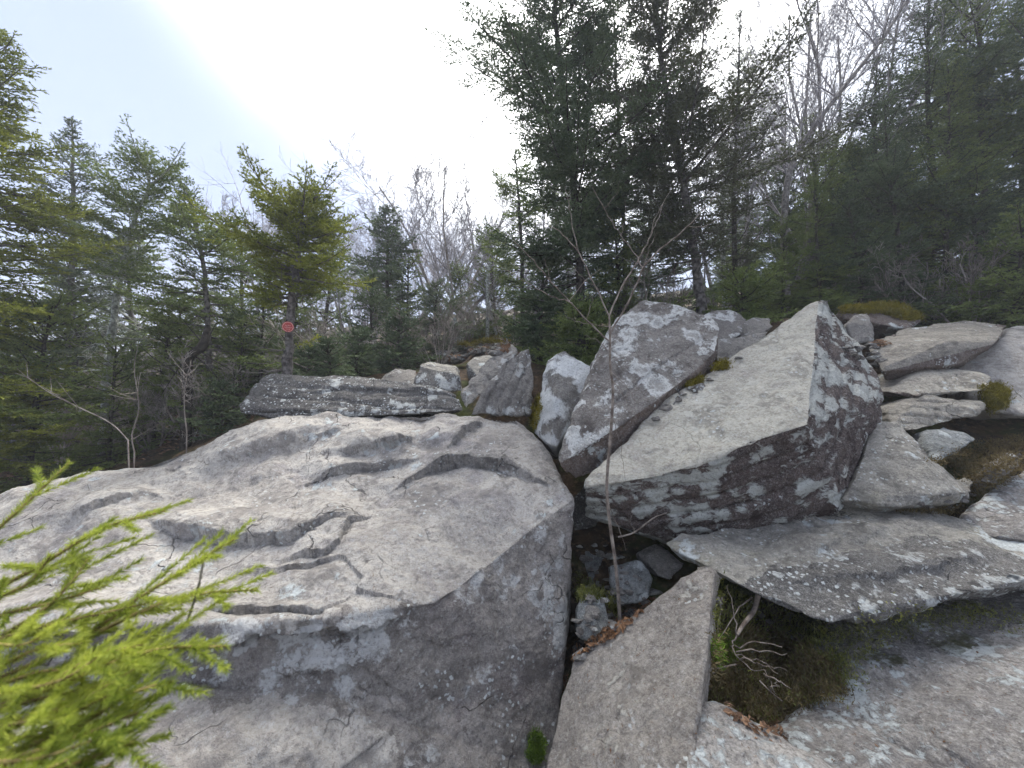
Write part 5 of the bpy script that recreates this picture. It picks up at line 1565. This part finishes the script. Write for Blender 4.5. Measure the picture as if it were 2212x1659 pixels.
# thin saplings over the shrubs at the left
for k, (b_, lbm) in enumerate([([(292, 985, 3.3), (285, 940, 3.3), (300, 880, 3.3), (290, 800, 3.3), (298, 745, 3.3)], 'thin leafless stem rising behind the left shoulder of the great boulder'),
                               ([(285, 960, 3.2), (240, 915, 3.2), (170, 880, 3.2), (110, 850, 3.2), (60, 815, 3.2)], 'long thin stem arching left over the great boulder'),
                               ([(405, 945, 3.5), (398, 880, 3.5), (402, 820, 3.5), (412, 790, 3.5)], 'short pale stem in front of the bent snag')]):
    c_ = catmull([U(*p) for p in b_], 5)
    c_[0][2] = min(c_[0][2], gz(c_[0][0], c_[0][1]))
    o = empty('bare_sapling', c_[0], label=lbm, cat='sapling', group='thin saplings')
    place('stem', *tubes([(c_, np.linspace(.0055, .0016, len(c_)))], 6), [M['twig_brown']], parent=o)
    for q in range(9):
        j = rs.randint(4, len(c_))
        d = unit(rs.normal(size=3) + [0, 0, .6]) * rs.uniform(.08, .35)
        place('branch', *tubes([(np.stack([c_[j], c_[j] + d * .5 + rs.normal(0, .01, 3), c_[j] + d]), [.0028, .002, .001])], 4), [M['twig_brown']], parent=o)

# ------------------------------------------------------------------ dead branches in the mossy hollow
M['dead_wood'] = plain('dead_wood', (0.10, 0.075, 0.058), (0.30, 0.25, 0.20), 25, .9, bump=.4)


def dead(label, base, twigs, r):
    c_ = catmull([U(*p) for p in base], 5)
    o = empty('dead_branch', c_[0], label=label, cat='branch')
    place('limb', *tubes([(c_, np.linspace(r, r * .6, len(c_)))], 7), [M['dead_wood']], parent=o)
    for t in twigs:
        q = catmull([U(*p) for p in t], 4)
        q[1:-1] += rs.normal(0, .0045, (len(q) - 2, 3))
        place('twig', *tubes([(q, np.linspace(.0030, .0009, len(q)))], 5), [M['dead_wood']], parent=o)
    return o


dead('forked dead branch hanging in the mossy hollow beside the triangular slab', [(1638, 1285, 1.62), (1628, 1320, 1.58), (1605, 1350, 1.5), (1592, 1372, 1.46)],
     [[(1592, 1372, 1.46), (1585, 1320, 1.5), (1570, 1265, 1.55)], [(1625, 1290, 1.6), (1590, 1325, 1.55), (1545, 1395, 1.45), (1530, 1405, 1.42)], [(1592, 1372, 1.46), (1586, 1400, 1.42), (1600, 1430, 1.38), (1650, 1455, 1.32), (1675, 1500, 1.27)],
      [(1598, 1425, 1.39), (1640, 1435, 1.34), (1680, 1455, 1.30)], [(1590, 1415, 1.4), (1640, 1430, 1.36), (1700, 1448, 1.3)], [(1588, 1395, 1.42), (1640, 1388, 1.38), (1690, 1398, 1.33)], [(1590, 1408, 1.4), (1650, 1408, 1.36), (1700, 1412, 1.31)],
      [(1650, 1455, 1.32), (1680, 1470, 1.28), (1708, 1488, 1.25)], [(1560, 1290, 1.53), (1555, 1340, 1.5), (1540, 1390, 1.46)]], .010)
dead('thin dead twig bent over the green moss patch', [(1590, 1435, 1.4), (1545, 1445, 1.38), (1530, 1450, 1.37), (1533, 1480, 1.35)], [[(1545, 1445, 1.38), (1530, 1470, 1.36), (1528, 1490, 1.34)]], .003)
dead('thin stick lying across the mossy hollow', [(1640, 1470, 1.42), (1665, 1495, 1.39), (1690, 1515, 1.36)], [[(1665, 1495, 1.39), (1672, 1480, 1.38), (1676, 1470, 1.38)]], .003)
dead('broken brown stick in the dark under the wedge', [(1335, 1160, 2.0), (1370, 1150, 2.0), (1410, 1120, 2.0), (1440, 1108, 2.02)], [[(1370, 1150, 2.0), (1362, 1125, 2.0), (1368, 1095, 2.0)]], .005)

# ------------------------------------------------------------------ young spruce right beside the camera
rs = np.random.RandomState(12)
M['twig_young'] = plain('young_yellow_brown_twig', (0.17, 0.12, 0.04), (0.36, 0.27, 0.10), 30, .8)
ys = empty('young_spruce', U(-260, 1900, .62), label='bright green young spruce reaching in from the lower left', cat='tree')
stem = catmull([U(-260, 1900, .62), U(-240, 1600, .62), U(-200, 1300, .64), U(-160, 1080, .66)], 5)
place('trunk', *tubes([(stem, np.linspace(.014, .005, len(stem)))], 7), [M['bark']], parent=ys)
BR = [[(-230, 1560, .56), (120, 1410, .55), (300, 1292, .57), (420, 1216, .6), (505, 1166, .62)], [(-210, 1380, .6), (80, 1225, .6), (220, 1142, .63), (357, 1103, .66)], [(-190, 1300, .62), (20, 1120, .66), (150, 998, .74)],
      [(100, 1420, .54), (330, 1310, .56), (440, 1282, .58), (556, 1274, .6)], [(-230, 1640, .5), (150, 1470, .48), (330, 1405, .49), (490, 1396, .51)], [(-230, 1700, .44), (120, 1590, .43), (280, 1500, .44), (372, 1472, .46)],
      [(-220, 1500, .56), (60, 1340, .55), (150, 1262, .57), (192, 1205, .6)], [(-200, 1760, .4), (120, 1665, .4), (230, 1625, .41), (292, 1602, .42)], [(-230, 1600, .5), (60, 1500, .47), (200, 1420, .48), (310, 1392, .5)],
      [(-220, 1450, .56), (60, 1362, .54), (200, 1330, .55), (330, 1300, .57)], [(-230, 1680, .46), (40, 1560, .44), (160, 1520, .44), (300, 1440, .46)],
      [(-200, 1800, .4), (60, 1720, .38), (150, 1690, .38), (240, 1650, .39)], [(-220, 1560, .52), (0, 1440, .5), (90, 1400, .5), (180, 1390, .52)], [(-210, 1420, .58), (-20, 1300, .57), (60, 1260, .58), (110, 1200, .6)],
      [(-230, 1640, .48), (-20, 1600, .45), (80, 1590, .45), (190, 1560, .46)], [(-230, 1500, .54), (-20, 1480, .5), (100, 1450, .5), (250, 1450, .5)],
      [(-200, 1740, .42), (0, 1650, .4), (120, 1610, .4), (250, 1560, .41)], [(-200, 1400, .58), (0, 1330, .56), (120, 1300, .57), (230, 1265, .59)],
      [(-220, 1600, .5), (0, 1530, .47), (180, 1490, .47), (330, 1440, .48)], [(-200, 1700, .44), (40, 1640, .42), (180, 1580, .43), (300, 1540, .44)],
      [(-200, 1620, .46), (0, 1570, .43), (140, 1545, .43), (280, 1480, .44)], [(-200, 1560, .46), (0, 1500, .44), (130, 1470, .44), (240, 1400, .46)], [(-200, 1690, .4), (-20, 1650, .38), (80, 1640, .38), (200, 1600, .39)],
      [(-200, 1790, .38), (-20, 1700, .36), (60, 1680, .36), (150, 1640, .37)], [(-200, 1480, .52), (-40, 1400, .5), (60, 1390, .5), (150, 1330, .52)]]
for bi, b_ in enumerate(BR):
    c_ = catmull([U(*p) for p in b_], 6)
    L = np.concatenate([[0], np.cumsum(np.linalg.norm(np.diff(c_, axis=0), axis=1))])
    br = place('branch', *tubes([(c_, np.linspace(.0035, .0012, len(c_)))], 6), [M['twig_young']], parent=ys)
    P, D, S = [], [], []
    for j in range(len(c_) - 1):
        if L[j] > .22 * L[-1]:
            P.append(c_[j]), D.append(c_[j + 1] - c_[j]), S.append(np.linalg.norm(c_[j + 1] - c_[j]) * 1.05)
    n = int(L[-1] / .055)
    for k in range(n):
        t = .25 + .7 * (k + rs.uniform(0, .5)) / n
        j = min(int(t * (len(c_) - 1)), len(c_) - 2)
        tan = unit(c_[j + 1] - c_[j])
        lat = unit(np.cross(tan, [0, 0, 1])) * (1 if k % 2 else -1)
        a = math.radians(rs.uniform(35, 60))
        d = unit(tan * math.cos(a) + lat * math.sin(a) + [0, 0, rs.normal(-.02, .2)])
        l = (.06 + .09 * (1 - t)) * rs.uniform(.7, 1.2)
        P.append(c_[j]), D.append(d), S.append(l)
        if l > .2:
            for s_ in (-1, 1):
                d2 = unit(d * .75 + s_ * .65 * unit(np.cross(d, [0, 0, 1])) + [0, 0, rs.normal(.05, .2)])
                P.append(c_[j] + d * l * .45), D.append(d2), S.append(l * .5)
    nv = needles(P, D, S, 2600, .0145, .0016, rs, (38, 60), True)
    add('needles', mesh_tris('needles', nv[0] - np.array(ys.location), nv[1], [M['needle_near']], smooth=False), br)
c_ = catmull([U(440, 1208, .6), U(428, 1270, .59), U(402, 1352, .58)], 4)
br = place('branch', *tubes([(c_, [.0016] * len(c_))], 5), [M['twig_brown']], parent=ys)
nv = needles(c_[:-1], np.diff(c_, axis=0), np.linalg.norm(np.diff(c_, axis=0), axis=1), 1500, .010, .0014, rs, (15, 28))
M['needle_old'] = plain('faded_old_needles', (0.10, 0.10, 0.03), (0.26, 0.24, 0.10), 8, .7, .2, island=.6)
add('needles', mesh_tris('needles', nv[0] - np.array(ys.location), nv[1], [M['needle_old']], smooth=False), br)
